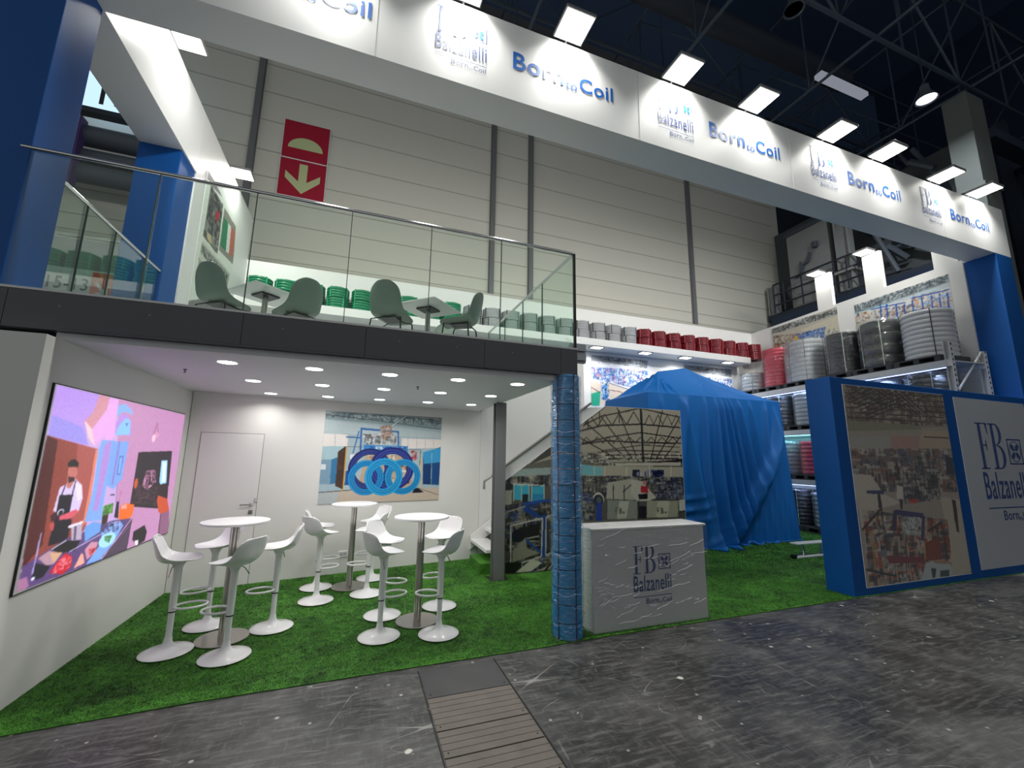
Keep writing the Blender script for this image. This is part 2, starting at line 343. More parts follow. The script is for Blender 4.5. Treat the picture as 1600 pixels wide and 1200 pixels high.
# pictures : drawn as coloured vertices of a flat printed sheet
def raster(ops, w, h, seed=0, blur=1, grain=.02):
    img = np.zeros((h, w, 3)); img[:] = .5
    def hx(c): return np.array([int(c[i:i+2], 16)/255 for i in (0, 2, 4)])
    def pip(xs, ys, a0, a1, b0, b1):
        yy, xx = np.mgrid[b0:b1, a0:a1]; yy = yy+.5; xx = xx+.5; ins = np.zeros(yy.shape, bool); n = len(xs)
        for i in range(n):
            j = i-1
            if ys[i] == ys[j]: continue
            c = (ys[i] > yy) != (ys[j] > yy)
            ins ^= c & (xx < (xs[j]-xs[i])*(yy-ys[i])/(ys[j]-ys[i])+xs[i])
        return ins
    def poly(c, xs, ys):
        a0, a1 = max(0, int(min(xs))), min(w, int(max(xs))+2); b0, b1 = max(0, int(min(ys))), min(h, int(max(ys))+2)
        if a0 >= a1 or b0 >= b1: return
        img[b0:b1, a0:a1][pip(xs, ys, a0, a1, b0, b1)] = c
    for o in ops:
        k = o[0]
        if k == 'P':
            p = o[2:]; poly(hx(o[1]), [t*w/1000 for t in p[0::2]], [t*h/1000 for t in p[1::2]])
        elif k == 'L':
            p = o[3:]; xs = [t*w/1000 for t in p[0::2]]; ys = [t*h/1000 for t in p[1::2]]; hw = max(.6, o[2]*.0006*h)
            for i in range(len(xs)-1):
                dx, dy = xs[i+1]-xs[i], ys[i+1]-ys[i]; l = math.hypot(dx, dy) or 1; nx, ny = -dy/l*hw, dx/l*hw
                poly(hx(o[1]), [xs[i]+nx, xs[i+1]+nx, xs[i+1]-nx, xs[i]-nx], [ys[i]+ny, ys[i+1]+ny, ys[i+1]-ny, ys[i]-ny])
        elif k == 'C':
            cx, cz, rx, rz, th = o[2]*w/1000, o[3]*h/1000, max(.8, o[4]*w/1000), max(.8, o[5]*h/1000), o[6]
            a0, a1 = max(0, int(cx-rx)-1), min(w, int(cx+rx)+2); b0, b1 = max(0, int(cz-rz)-1), min(h, int(cz+rz)+2)
            if a0 >= a1 or b0 >= b1: continue
            yy, xx = np.mgrid[b0:b1, a0:a1]; d = np.sqrt(((xx+.5-cx)/rx)**2+((yy+.5-cz)/rz)**2)
            img[b0:b1, a0:a1][(d <= 1) & (d >= (1-th if th else 0))] = hx(o[1])
        elif k == 'N':
            pal = [hx(c) for c in o[1].split(',')]; rs = random.Random(o[4]); p = o[5:]; xs = [t*w/1000 for t in p[0::2]]; ys = [t*h/1000 for t in p[1::2]]
            a0, a1 = max(0, int(min(xs))), min(w, int(max(xs))+2); b0, b1 = max(0, int(min(ys))), min(h, int(max(ys))+2)
            if a0 >= a1 or b0 >= b1: continue
            mk = pip(xs, ys, a0, a1, b0, b1); sub = img[b0:b1, a0:a1]; s = o[3]/14*.024*h
            for _ in range(int(o[2]*2.6)):
                x = rs.uniform(0, a1-a0); y = rs.uniform(0, b1-b0); c = pal[rs.randrange(len(pal))]; t = rs.random(); s_ = s*rs.choice((.6, .8, 1.2, 2.4))
                if t < .35: sx, sy = s_*rs.uniform(.5, 1.8), max(1, s_*.18)
                elif t < .65: sx, sy = max(1, s_*.18), s_*rs.uniform(.5, 1.8)
                else: sx, sy = s_*rs.uniform(.25, .9), s_*rs.uniform(.25, .9)
                xa, xb, ya, yb = int(max(0, x-sx/2)), int(x+sx/2)+1, int(max(0, y-sy/2)), int(y+sy/2)+1
                q = mk[ya:yb, xa:xb]; sub[ya:yb, xa:xb][q] = sub[ya:yb, xa:xb][q]*.35+c*.65
    for _b in range(blur):
        pd = np.pad(img, ((1, 1), (1, 1), (0, 0)), 'edge'); img = (pd[:-2, 1:-1]+pd[2:, 1:-1]+pd[1:-1, :-2]+pd[1:-1, 2:]+4*img)/8
    img = np.clip(img+np.random.RandomState(seed).normal(0, grain, img.shape[:2])[..., None], 0, 1)
    return np.where(img <= .04045, img/12.92, ((img+.055)/1.055)**2.4)
def picture(name, ops, org, ex, Wd, Hh, nx, nz, mat, parent=None, top=None, glare_wash=0):
    img = raster(ops, nx, nz, blur=3 if mat == 'screen' else 1)*(1-glare_wash)+.42*glare_wash; ex = np.array(ex, float); org = np.array(org, float)
    U = (np.arange(nx)+.5)/nx; V = (np.arange(nz)+.5)/nz
    U[0] = 0; U[-1] = 1; V[0] = 0; V[-1] = 1
    uu_, vv_ = np.meshgrid(U, V); ii = np.broadcast_to(np.arange(nx), uu_.shape)
    if top is not None:
        tt = np.array([top(a) for a in U]); zf = vv_*tt[None, :]
    else: zf = vv_
    jj = np.clip((zf*nz).astype(int), 0, nz-1)
    cols = img[jj, ii]
    co = org[None, None]+uu_[..., None]*Wd*ex[None, None]; co[..., 2] += zf*Hh
    me = bpy.data.meshes.new(name); nv = nx*nz
    idx = np.arange(nv).reshape(nz, nx); q = np.stack([idx[:-1, :-1], idx[:-1, 1:], idx[1:, 1:], idx[1:, :-1]], -1).reshape(-1, 4)
    me.vertices.add(nv); me.vertices.foreach_set('co', co.reshape(-1).astype('f4'))
    me.loops.add(q.size); me.loops.foreach_set('vertex_index', q.reshape(-1).astype('i4'))
    me.polygons.add(len(q)); me.polygons.foreach_set('loop_start', (np.arange(len(q))*4).astype('i4'))
    me.update(calc_edges=True)
    a = me.color_attributes.new('print', 'FLOAT_COLOR', 'POINT'); c4_ = np.ones((nv, 4), 'f4'); c4_[:, :3] = cols.reshape(-1, 3); a.data.foreach_set('color', c4_.reshape(-1))
    me.materials.append(M[mat]); me.validate()
    o = bpy.data.objects.new(name, me); SC.collection.objects.link(o)
    if parent: o.parent = parent
    return o
# ------------------------------------------------------------------ the hall
PICS = {'screen':[['P','c9a6dc',4,998,1005,994,1019,-19,13,9],['P','c28ab8',352,999,1005,994,1019,-19,606,-4,466,278],['P','b792e8',4,998,277,996,183,827,206,696,10,742],['P','9a8ee6',11,846,164,800,218,703,10,742],['P','d08fa0',228,999,292,993,308,912,220,793,170,832,209,889],['P','e3a6e8',292,993,353,992,357,849,367,758,323,714,300,760,254,696,220,793,285,915],['P','f0c8d0',170,832,183,827,220,793,254,696,211,741],['P','8b3c30',8,742,277,679,287,229,206,121,13,108,7,370],['P','a8504a',157,707,277,679,287,229,214,201],['P','e08068',264,678,277,679,287,260,266,241],['P','4a1410',8,742,58,720,81,197,13,108,7,370],['P','7fa8f8',291,733,378,737,374,597,371,345,377,245,274,264,291,443,282,672],['P','b08ad8',310,706,356,736,357,570,342,310,314,316],['P','78a4f8',357,729,477,735,473,492,422,426,371,460],['P','8a7cc8',403,732,415,732,416,455,402,456],['P','5a70b8',425,639,457,638,456,515,428,517],['P','7fb0f8',432,628,451,628,449,526,434,527],['P','86b0f8',356,956,404,977,462,946,478,910,439,927,391,919,362,885],['P','b48ae0',370,779,361,850,394,905,434,911,473,864,487,774],['P','86c0fa',372,769,384,831,422,883,452,883,465,863,476,781],['P','5a80c8',428,854,453,857,441,830],['L','9a5a80',4,701,892,674,787],['L','9a5a80',4,701,892,728,791],['C','e0a8c8',688,771,18,29,0],['C','d898c0',715,799,19,24,0],['L','9a5a80',3,701,892,682,771],['L','9a5a80',3,701,892,721,799],['C','f0c0d8',688,771,18,29,0],['P','160c16',572,665,905,678,926,398,877,218,572,293],['N','b06a90,d090b8,7a4468,c888a8',40,14,3,668,531,753,535,784,439,698,382,648,429],['N','3a2030,4a3038,281418,60384a',60,14,4,597,442,817,393,836,243,576,315],['C','c05018',592,447,16,36,0],['P','9ad0ff',802,602,869,605,896,419,838,403,813,436],['P','d8e8ff',817,589,859,592,881,429,840,425],['P','200c10',813,410,872,417,925,371,934,270,851,284,813,341],['P','c84a20',824,331,856,318,930,289,981,170,976,183,904,163,854,199,818,292],['P','8a5a7a',877,177,976,183,1019,-19,882,-18],['L','3a2030',5,883,176,898,-10],['P','d8c4ee',179,517,222,476,239,399,230,333,190,337,119,346,100,360,110,477,139,491],['P','e8dcf8',185,498,222,473,236,400,213,391,190,455],['P','c07068',134,580,174,578,185,547,178,505,160,465,142,473,136,539],['P','301018',140,532,155,525,172,524,178,505,149,496],['P','100608',134,580,126,598,139,619,160,622,181,602,183,578,161,585,140,580],['P','0c0818',117,436,183,429,182,343,201,275,195,183,107,183,112,297,116,357],['L','14102c',5,135,486,125,435],['L','14102c',5,184,505,178,427],['P','d8586a',133,326,212,345,232,329,197,300,137,303],['P','3a1020',91,336,113,353,129,316,101,306],['P','c04848',93,297,117,296,119,257,104,261],['C','e8e8ff',137,345,16,17,0],['C','101018',138,342,11,14,0],['P','302418',377,285,419,290,417,222,386,196],['N','3a7830,58a040,2a5820,78b858',60,12,7,375,332,440,341,445,278,379,271],['P','181428',463,344,480,341,493,232,462,246],['L','9080c0',5,444,468,456,338],['L','c06080',3,482,413,480,341],['L','302848',6,407,395,439,391],['P','f06a18',494,310,534,321,609,300,605,228,558,194,497,231],['P','f8a0a0',502,309,543,317,549,285,507,286],['P','5a4078',15,122,183,193,454,227,600,207,416,-2,13,9],['P','6aa0e8',280,231,328,250,379,231,382,177,296,145],['P','7aa8f0',390,175,514,205,545,176,496,89,415,2,327,7,403,105],['P','4a3850',610,204,606,-4,423,-5],['L','806890',4,592,156,433,22],['P','100c10',121,162,184,187,268,160,247,113,173,127],['P','b8a8c0',202,269,262,260,274,165,219,176],['P','584868',221,258,233,255,242,174,230,178],['P','e8e0f0',184,262,267,272,263,257,195,247],['L','e8e0f8',5,126,160,195,186],['L','c8c0f0',5,218,117,392,161],['P','b890a0',73,136,117,158,184,123,150,79,114,88],['P','d8a880',124,144,183,129,149,85],['P','181420',67,117,136,74,110,31,63,36],['L','a8a0d8',7,66,261,62,67],['C','e8e8ff',69,44,8,9,0],['P','c81028',169,89,201,117,241,85,245,30,204,6,137,41],['N','f05068,f8c0c8,a80818,e82838',60,8,9,169,89,208,112,240,74,233,29,148,30],['P','d090a8',304,99,336,133,379,119,376,62,328,34],['N','a01828,f0a0b0,c83048',40,8,10,311,97,378,87,352,44],['P','f0a898',288,86,302,75,318,19,259,13,267,33],['C','a8e0f0',441,113,56,45,0],['N','488858,306838,68a878',30,8,12,418,141,472,131,457,88,423,112],['N','c8d8ff,384068,8090d0,203050',50,9,13,387,189,461,232,558,194,493,147,408,157],['P','100810',638,106,732,128,764,71,756,9,688,-1,640,52],['P','f0e8f0',661,38,695,35,698,-5,679,-6],['P','a87098',8,66,41,66,59,12,15,8]],'coilpic':[['P','a9bcc4',-30,997,1006,989,1005,-29,-11,-41],['P','8fa3a8',-10,999,1001,989,1002,844,-5,911],['N','4a5a60,c8d4d8,5a6a70,98a8b0',140,16,21,-10,989,1001,983,1000,888,-6,931],['L','48565c',6,-8,960,396,922,1001,855],['L','38464c',5,378,987,998,961],['L','5a686e',4,397,911,456,994],['L','5a686e',4,457,987,525,911],['L','5a686e',4,525,906,588,986],['L','5a686e',4,588,982,659,902],['L','5a686e',4,659,900,724,977],['L','5a686e',4,724,978,797,892],['L','5a686e',4,797,895,865,968],['L','5a686e',4,865,974,940,881],['L','5a686e',4,940,889,1011,959],['L','6a787e',3,7,932,65,986],['L','6a787e',3,65,978,130,933],['L','6a787e',3,130,926,190,979],['L','6a787e',3,190,973,257,924],['L','6a787e',3,257,919,320,971],['L','6a787e',3,320,967,389,916],['P','b8c8cc',-8,901,1003,811,1005,745,-2,756],['P','e8e4e0',-5,751,189,747,193,618,-3,612],['P','e8e0dc',635,728,1005,728,1000,624,640,602],['L','a8b0b4',4,85,751,95,596],['L','a8b0b4',4,182,756,190,599],['L','a8b0b4',4,688,783,695,614],['L','a8b0b4',4,768,787,775,617],['L','a8b0b4',4,846,792,853,619],['L','a8b0b4',4,926,796,932,622],['P','a8c8d0',-3,612,182,618,136,461,-3,459],['P','7fa0b8',-4,469,75,470,78,205,-7,207],['P','3a7aa8',75,470,127,500,117,213,78,205],['P','e0e8ec',-8,422,35,417,35,360,-7,360],['P','a8c0cc',-7,207,234,191,236,153,-8,119],['P','c9b8a8',-8,114,237,134,1000,140,1001,-28,-11,-41],['P','b8c0c4',-8,114,156,118,132,-31,-11,-41],['L','40383a',6,-5,121,244,138],['L','50484a',4,794,146,998,56],['P','3a70b0',276,832,607,810,608,789,289,807],['L','3a70b0',16,288,822,295,542],['L','3a70b0',14,600,810,615,550],['L','34689f',12,170,721,283,716],['L','3a70b0',10,271,791,235,541],['N','e8ecee,585050,8a98a0,c8c8c8,383038',120,14,22,302,762,586,778,591,653,315,642],['N','a08070,706060,d8c8b8,886050,c0a898',70,14,23,436,862,550,880,542,713,459,699],['L','e0e8ec',7,543,869,655,984],['P','3f86c8',316,637,694,635,697,552,321,543],['N','f0f4f8,205090',14,20,24,367,624,671,624,672,582,369,584],['P','c0a890',343,523,738,531,746,137,291,161],['N','e8e0d8,402830,a08060,c8b8a0',60,22,25,343,523,738,531,744,199,362,159],['P','3a2a2a',121,558,175,618,185,145,119,185],['L','604838',2,121,553,122,185],['L','604838',2,129,563,132,180],['L','604838',2,137,573,142,175],['L','604838',2,146,583,151,170],['L','604838',2,154,593,161,165],['L','604838',2,163,603,171,160],['L','d8a030',10,179,613,179,136],['L','302828',4,186,613,310,612],['P','e8e8f0',215,526,271,527,271,478,217,477],['P','1858a0',191,346,225,346,231,191,189,192],['P','2a5a80',835,555,1000,635,998,172,845,186],['P','3a9ad0',834,565,1000,629,1002,450,848,427],['P','123a70',844,427,910,428,919,184,849,186],['P','1a4a88',931,428,998,439,998,193,939,189],['L','a8c0c8',5,918,557,923,179],['P','c8b8a0',804,490,829,491,838,145,814,145],['L','30282c',4,703,599,813,597],['L','30282c',4,813,597,808,406],['N','a82830,a0a8a8,c8c8c8',14,20,26,720,584,793,586,797,469,725,468],['P','1a1420',770,136,802,146,860,92,756,86],['C','1c2868',380,365,174,234,0.3],['C','3a4a98',380,365,157,211,0.06],['C','3a4a98',380,365,139,187,0.06],['C','1e2a78',566,370,191,250,0.32],['C','4050a8',566,370,170,224,0.06],['C','4050a8',566,370,150,197,0.06],['C','1f8fd0',356,271,145,196,0.36],['C','1570a8',356,271,128,172,0.06],['C','1570a8',356,271,110,149,0.06],['C','2496d4',666,277,157,204,0.36],['C','1570a8',666,277,138,180,0.06],['C','1570a8',666,277,119,155,0.06],['C','2aa2de',502,279,160,212,0.37],['C','1878b0',502,279,140,186,0.06],['C','1878b0',502,279,120,160,0.06]],'mural':[['P','6a685c',-35,1007,1086,1096,1037,-106,-19,-35],['P','b5ac98',1,514,544,987,1006,993,1004,644,536,623,375,680,0,576],['P','4a4a46',88,576,228,721,228,663,118,604],['P','24201e',372,695,536,630,605,608,1004,652,1007,628,605,601,375,643],['L','2c2622',6,601,982,720,632],['L','2c2622',6,404,885,663,639],['L','2c2622',6,370,784,606,639],['L','2c2622',6,507,913,692,640],['L','2c2622',6,886,985,795,641],['L','2c2622',6,1004,950,825,642],['L','2c2622',6,1005,817,871,642],['L','2a2a2c',14,747,992,750,633],['L','241e1a',8,377,815,513,859,744,879,1008,867],['L','241e1a',6,404,854,514,922,740,984,1004,942],['L','241e1a',7,376,732,525,760,747,755,1002,758],['L','241e1a',6,396,740,539,783,742,822,1004,792],['L','241e1a',5,455,682,608,704,753,704,983,701],['L','241e1a',4,503,698,754,743,984,733],['L','241e1a',6,509,668,752,680,997,676],['L','241e1a',8,536,645,751,655,1004,652],['L','241e1a',5,430,832,432,932],['L','241e1a',5,496,850,497,944],['L','241e1a',5,612,882,615,964],['L','2c2622',5,404,846,445,918,485,854],['L','2c2622',4,766,876,799,947,827,875],['L','2c2622',5,485,854,529,932,569,862],['L','2c2622',4,823,878,857,950,885,877],['L','2c2622',5,569,862,614,947,655,870],['L','2c2622',4,881,881,916,954,944,880],['L','2c2622',5,655,870,702,962,744,879],['L','2c2622',4,941,884,976,957,1004,883],['L','2c2622',4,389,736,420,779,449,746],['L','2c2622',4,449,739,480,781,511,748],['L','2c2622',4,511,741,543,783,573,750],['L','2c2622',4,573,744,606,786,637,751],['L','2c2622',4,637,747,671,788,703,753],['L','2c2622',4,703,750,737,790,769,756],['L','2c2622',4,769,752,805,793,837,758],['L','2c2622',4,837,755,874,795,907,760],['L','2c2622',4,907,758,944,798,978,762],['N','e8e4d8,fffdf0',24,7,31,401,673,998,693,996,652,536,638],['P','c9c2b0',577,619,987,631,986,607,584,602],['P','a8a294',375,680,469,697,577,616,562,589,375,643],['N','3a3430,d8d4c8,585048',60,12,32,378,680,468,682,570,608,556,589,378,636],['P','9fb0ac',0,576,227,591,227,534,1,514],['P','b8b09c',374,606,1005,595,1001,515,373,533],['P','7ac0c8',374,614,507,592,500,540,373,548],['L','d8d2c0',6,460,600,459,518],['L','d8d2c0',6,521,600,520,518],['L','d8d2c0',6,647,601,645,517],['L','d8d2c0',6,923,603,919,515],['L','d8d2c0',6,786,602,782,516],['P','101430',682,578,726,578,722,478,679,479],['P','101430',800,578,875,579,878,468,810,469],['N','c8c8e0,404888',14,8,33,682,578,875,579,873,515,680,517],['P','5a564c',1,521,227,520,227,407,226,-21,8,0,3,413],['P','57544c',373,533,1005,515,1006,259,370,274],['N','2a2826,a09c90,403c38,283050,787468,c0b8a8,504c44,181c30',700,14,34,373,541,1001,531,1013,387,372,411],['P','b8b2a2',533,500,673,522,738,506,705,385,524,397],['P','c8c2b2',666,514,738,506,822,397,769,376,704,378,670,424],['L','282c34',6,567,485,564,389],['L','282c34',6,630,484,627,387],['L','40444c',6,621,439,672,484],['N','2a2c3c,787888,484c58,181820,a8a498',260,11,35,820,529,995,488,997,385,829,382],['P','c02830',729,476,770,475,772,429,728,434],['P','c08070',742,510,767,510,763,483,744,483],['P','141214',710,423,768,425,766,391,716,389],['P','1a181c',714,347,757,346,754,271,711,273],['P','8e9288',530,390,704,381,701,269,528,274],['P','c0c0b0',599,381,655,379,637,276,582,278],['P','a8a490',762,380,958,374,952,270,758,274],['P','c8c2ac',829,374,904,372,884,272,809,276],['P','d0ccc0',962,378,1013,385,1009,314,962,308],['L','282838',6,962,304,1009,310],['L','28282c',6,712,385,708,269],['L','3c3c34',4,577,341,576,308],['L','3c3c34',3,577,341,592,340],['L','3c3c34',3,576,325,586,325],['L','3c3c34',4,599,340,598,307],['C','3c3c34',603,332,6,8,0.5],['C','3c3c34',604,315,8,10,0.5],['P','5c5c54',618,321,628,320,628,307,617,308],['L','3c3c34',4,825,332,824,298],['L','3c3c34',3,825,332,842,331],['L','3c3c34',3,825,316,835,316],['L','3c3c34',4,849,331,848,297],['C','3c3c34',853,323,7,8,0.5],['C','3c3c34',854,306,9,10,0.5],['P','5c5c54',869,311,880,311,880,297,869,298],['C','dcd6c8',480,395,32,43,0],['C','28303c',480,388,28,38,0],['C','585c60',483,391,14,19,0],['P','2040a0',473,377,496,376,499,268,464,269],['P','203c90',418,433,441,432,436,342,420,343],['N','28282c,807c70,a8a498,283878',110,12,36,379,451,450,421,461,270,377,274],['P','7a766a',224,577,377,592,386,502,224,503],['L','241e1a',6,228,721,390,815],['L','241e1a',5,228,656,389,733],['N','2a2826,a09c90,403c38,283050,787468,c0b8a8,1e4a98',300,16,40,224,534,386,541,389,273,306,105,223,32],['P','1f2124',2,494,227,520,227,484,2,467],['N','101214,484844,787468,2a2a3a,b0aa9a',160,16,37,7,535,227,548,227,484,8,467],['P','38b0c8',42,491,118,490,119,398,43,406],['P','3aa8c4',130,480,190,483,190,392,131,394],['P','2888b8',130,435,190,437,190,392,131,394],['L','b8c4c0',5,42,495,43,396],['L','b8c4c0',5,80,494,81,395],['L','b8c4c0',5,118,494,119,394],['L','b8c4c0',5,130,494,131,394],['L','b8c4c0',5,192,493,192,392],['L','d0d4cc',5,39,493,193,484],['P','181c24',86,436,113,435,110,388,86,388],['P','b8b4a4',2,458,34,457,32,370,3,377],['P','202228',2,492,36,498,36,464,2,461],['P','3c3a36',3,371,227,398,227,281,197,14,8,6],['N','1c1c1e,5c584e,8a8678,28407a,3a3834,a8a292,101216',330,20,38,3,377,227,398,226,71,138,-13,8,6],['P','1e4a98',86,388,227,408,227,391,89,371],['P','1c4088',89,381,113,367,191,296,179,290,90,341],['P','1c4490',185,317,206,316,200,73,176,75],['P','204894',99,193,173,115,176,95,94,180],['P','1a2858',45,230,108,246,102,193,51,183],['L','a8a498',6,9,337,101,367],['L','989488',6,10,271,102,293],['P','1a1a1c',45,236,173,270,167,169,91,187,45,171],['C','101424',62,202,28,35,0],['L','b8b4a8',6,108,186,167,196],['L','c0beb4',7,30,263,185,296],['L','c0beb4',7,185,296,179,82],['L','c0beb4',7,30,263,33,42],['L','c0beb4',7,33,42,179,82],['L','b8b6ac',7,203,302,227,311],['L','b8b6ac',7,203,302,200,87],['L','b8b6ac',7,200,87,226,98],['P','8a8878',40,125,102,193,109,133,173,102,41,61],['P','c8c4b4',58,8,132,72,185,48,132,7],['P','a8a290',138,0,208,26,232,44,226,12],['P','1a1a1a',185,-4,226,45,229,34,194,-8],['P','141416',7,64,86,57,53,2,8,6]],'panelpic':[['P','a89c90',-26,1018,1071,1032,1055,-3,-24,-5],['P','978a7a',1,1011,1012,1018,1000,806,685,796,8,799],['N','4a4038,5a4e44,a89c8c,6a5c50,b8ac9c,7a5850',520,18,41,8,1006,1012,1018,1004,817,689,807,11,814],['L','2a2420',5,8,1006,332,910],['L','2a2420',4,217,1004,11,935],['L','2a2420',5,69,1008,390,903],['L','2a2420',4,299,1005,33,922],['L','2a2420',5,130,1009,449,897],['L','2a2420',4,382,1006,56,909],['L','2a2420',5,192,1010,510,890],['L','2a2420',4,468,1006,79,896],['L','2a2420',5,255,1012,571,883],['L','2a2420',4,555,1007,102,883],['L','2a2420',5,319,1013,633,876],['L','2a2420',4,644,1008,125,869],['L','2a2420',5,385,1014,696,868],['L','2a2420',4,735,1009,149,856],['L','2a2420',5,451,1016,759,861],['L','2a2420',4,828,1010,172,843],['L','2a2420',5,518,1017,824,854],['L','2a2420',4,924,1011,195,829],['L','332b26',4,15,956,1003,989],['L','332b26',4,14,930,1002,957],['L','332b26',4,13,905,1001,925],['L','332b26',4,12,879,1000,894],['L','332b26',4,11,854,999,863],['L','332b26',4,10,829,998,831],['L','6a5e50',9,489,1015,896,814],['N','fff8e8,e8e0d0',12,6,42,453,873,743,820,689,807,412,861],['P','8a8870',3,814,689,807,713,786,-1,754],['P','b8a48c',713,786,1004,784,1016,683,652,677],['L','302820',5,721,743,991,743],['P','b48e82',382,739,672,747,652,677,369,541],['P','a8a49c',9,725,382,739,363,662,5,666],['N','c8c0b4,4a4240,7a706a,2e2a2c,8a5a50,5a5c70,988c80',620,20,43,5,666,1005,683,1013,541,990,438,1,451],['P','c9beb0',-13,541,154,534,247,436,403,388,160,361,15,266,4,415],['P','d0c8bc',378,481,437,473,420,407,359,408],['P','403840',383,408,420,407,400,355,382,356],['P','c0b4a4',796,415,998,397,996,11,798,-9,809,196],['N','2a2628,8a8480,c0b8ac,585460,383848',160,18,44,455,588,843,569,791,401,425,381],['P','303040',921,642,1001,628,988,540,901,533],['P','6a4a38',924,384,954,349,939,217,906,287],['P','28201c',914,399,954,391,932,218,914,225],['P','c03828',481,406,569,405,551,385,477,390],['P','30386a',91,457,252,456,247,436,99,441],['P','282830',189,437,212,437,218,366,184,367],['N','30282a,a87850,586078,8a8078,c8beb0,282838,a04030,d0c8bc',380,22,45,37,364,838,290,798,-9,21,3],['L','302c50',26,332,350,296,256],['L','34306a',22,331,344,596,317],['L','38386a',22,596,317,548,194],['P','b8b8b8',384,317,556,312,506,222,372,227],['N','606468,d8d8d4,8a8c90',40,14,46,384,317,556,312,506,222,372,227],['L','2c2420',9,15,266,207,366,204,259],['L','2c2420',9,611,237,767,278,772,78],['L','c08a30',9,92,263,87,76],['L','d0a850',7,569,180,544,91],['P','8a3a24',569,180,719,206,722,87,556,90],['L','502018',3,589,182,582,92],['L','502018',3,618,186,609,91],['L','502018',3,648,190,637,89],['L','502018',3,677,194,665,87],['L','502018',3,707,198,693,86],['L','c8a080',9,398,188,393,13],['L','b89878',8,273,119,268,9],['P','7a2c38',197,136,549,110,540,79,210,98],['P','b8c0c0',554,84,805,56,800,-2,481,0],['P','203038',595,50,645,47,619,3,594,5],['P','1c3c44',679,32,771,32,761,0,670,3],['L','242430',8,6,81,263,34]],'backpic':[['P','d8dce4',-28,1002,1016,1008,971,-83,-44,-30],['P','8a8e92',12,969,979,978,964,814,9,831],['N','484c50,a8acb0,707478',160,14,51,11,960,979,978,964,814,543,839],['L','e8ecf0',8,9,849,964,805],['N','2a6ab8,5a98d8,383868,e8ecf4,a8b8d8,c08078,3878c0,7858a0,d0d8e8',420,17,52,8,746,971,779,959,474,660,431,4,542],['P','e0d0c0',3,474,279,466,626,376,208,55,-3,106],['P','28a888',-1,256,152,319,131,49,-4,40],['L','302838',7,1,373,152,285],['L','302838',6,295,476,626,384,208,55],['P','4890d0',185,423,264,464,273,194,179,153],['N','203050,70a8e0,e8f0f8,204880',60,14,53,156,488,280,500,303,145,164,135],['L','5a3028',5,292,348,496,330,527,299],['P','c0d0e8',412,136,642,360,689,329,331,46],['L','303048',7,641,342,636,187]],'rackpicR':[['P','c8ccd0',-21,1559,1090,1117,1030,-233,-117,106],['P','8a98a0',-24,978,1008,987,1010,878,-37,841],['N','50585c,c8d0d4,384044,788488',200,12,61,-19,1033,1009,998,1011,889,-34,868],['L','b0e0ec',10,-26,850,1006,833],['P','e0e0dc',-27,836,1003,810,1005,691,-35,754],['P','3a8048',626,628,996,473,995,392,563,479],['N','c8b098,8a5a40,e8dcc8,3a5a98,585060,d8c8a8',300,12,62,-5,855,636,725,592,442,270,493,-33,555],['N','a86a40,e8e4e0,d0a880,5a9ae0,b8c0d0',120,12,63,648,846,1014,781,982,468,626,628],['P','d8ccb4',16,648,178,693,196,495,4,513],['L','1c50b0',16,308,879,295,563],['L','1c50b0',16,377,847,364,534],['L','1c50b0',16,477,799,464,494],['L','1c50b0',16,558,761,545,461],['L','1c50b8',13,643,797,640,609],['L','1c50b8',13,736,782,732,580],['L','1c50b8',13,826,767,819,552],['L','1c50b8',13,898,755,890,530],['L','1c50b8',13,969,743,958,508],['L','1c50b0',14,192,838,576,778],['L','1c50b8',14,637,813,986,772],['L','1c50b8',6,626,623,975,530]],'rackpicL':[['P','b8b4a8',-36,1203,1047,1078,1021,121,-111,326],['P','707474',21,1018,1019,954,1011,875,10,894],['N','404444,989c9c,c8cccc,303434',140,12,64,22,1034,1020,967,1011,875,10,894],['P','c8c4b0',467,814,1009,849,982,560,685,615],['N','604838,a08060,d0c8b8,383028,888078',200,12,65,21,858,509,738,441,526,27,602],['P','d0a830',371,715,457,698,448,598,374,609],['N','2858b0,4878c8,88a8d8,183878',140,13,66,411,745,829,729,786,494,444,555],['N','b0b0a8,585c60,d8d8d0',60,11,67,845,667,989,639,972,456,848,472],['N','703018,402010,a06040',60,12,68,35,694,325,626,312,479,22,540]],'posters':[['P','dfe6dc',-335,891,1145,1103,1171,594,1,324],['P','6a7068',99,958,474,967,499,685,95,677],['N','2c2e30,a8aca4,484c50,8a8e88,383a3c',160,12,71,119,955,458,962,504,704,118,690],['P','b02838',306,880,419,909,393,843,322,836],['P','c8b890',162,719,275,732,339,695,201,690],['L','202424',3,145,944,428,948],['L','202424',3,156,931,440,934],['L','202424',3,166,917,451,919],['L','202424',3,177,903,463,905],['P','8a8a80',515,969,936,977,1019,752,532,718],['P','2c8058',537,917,683,925,728,763,546,751],['P','d8dcd8',683,925,791,934,831,775,728,763],['P','c06858',791,934,930,943,965,786,831,775],['P','989c94',99,649,942,671,917,589,100,395,76,553],['P','d0d4c8',120,664,953,685,954,674,106,641],['N','50544c,b8bcb0,788078,2c302c',120,12,72,112,633,933,653,912,595,211,456],['P','c8ccc0',79,591,311,592,201,558,89,556]]}
struct(mesh('floor', B(-16, 40, -14, 16, -.3, 0), 'floor'))
HY = 11.5
g = B(-16, 15.9, HY, HY+.3, 0, 16.4)
hw = struct(mesh('wall_hall_back', g, 'hallwall'))
def groove(z, x0=-16, x1=15.6): return (x0, x1, HY-.012, HY+.01, z, z+.025)
g = G()
for z in (6.62, 7.0, 7.63, 8.24, 8.87, 9.62, 10.5, 11.35, 12.2, 13.05, 13.9, 14.75, 15.6): g.box(*groove(z))
struct(mesh('trim_wall_grooves', g, P('groove_grey', 'b4b2a8', .7)))
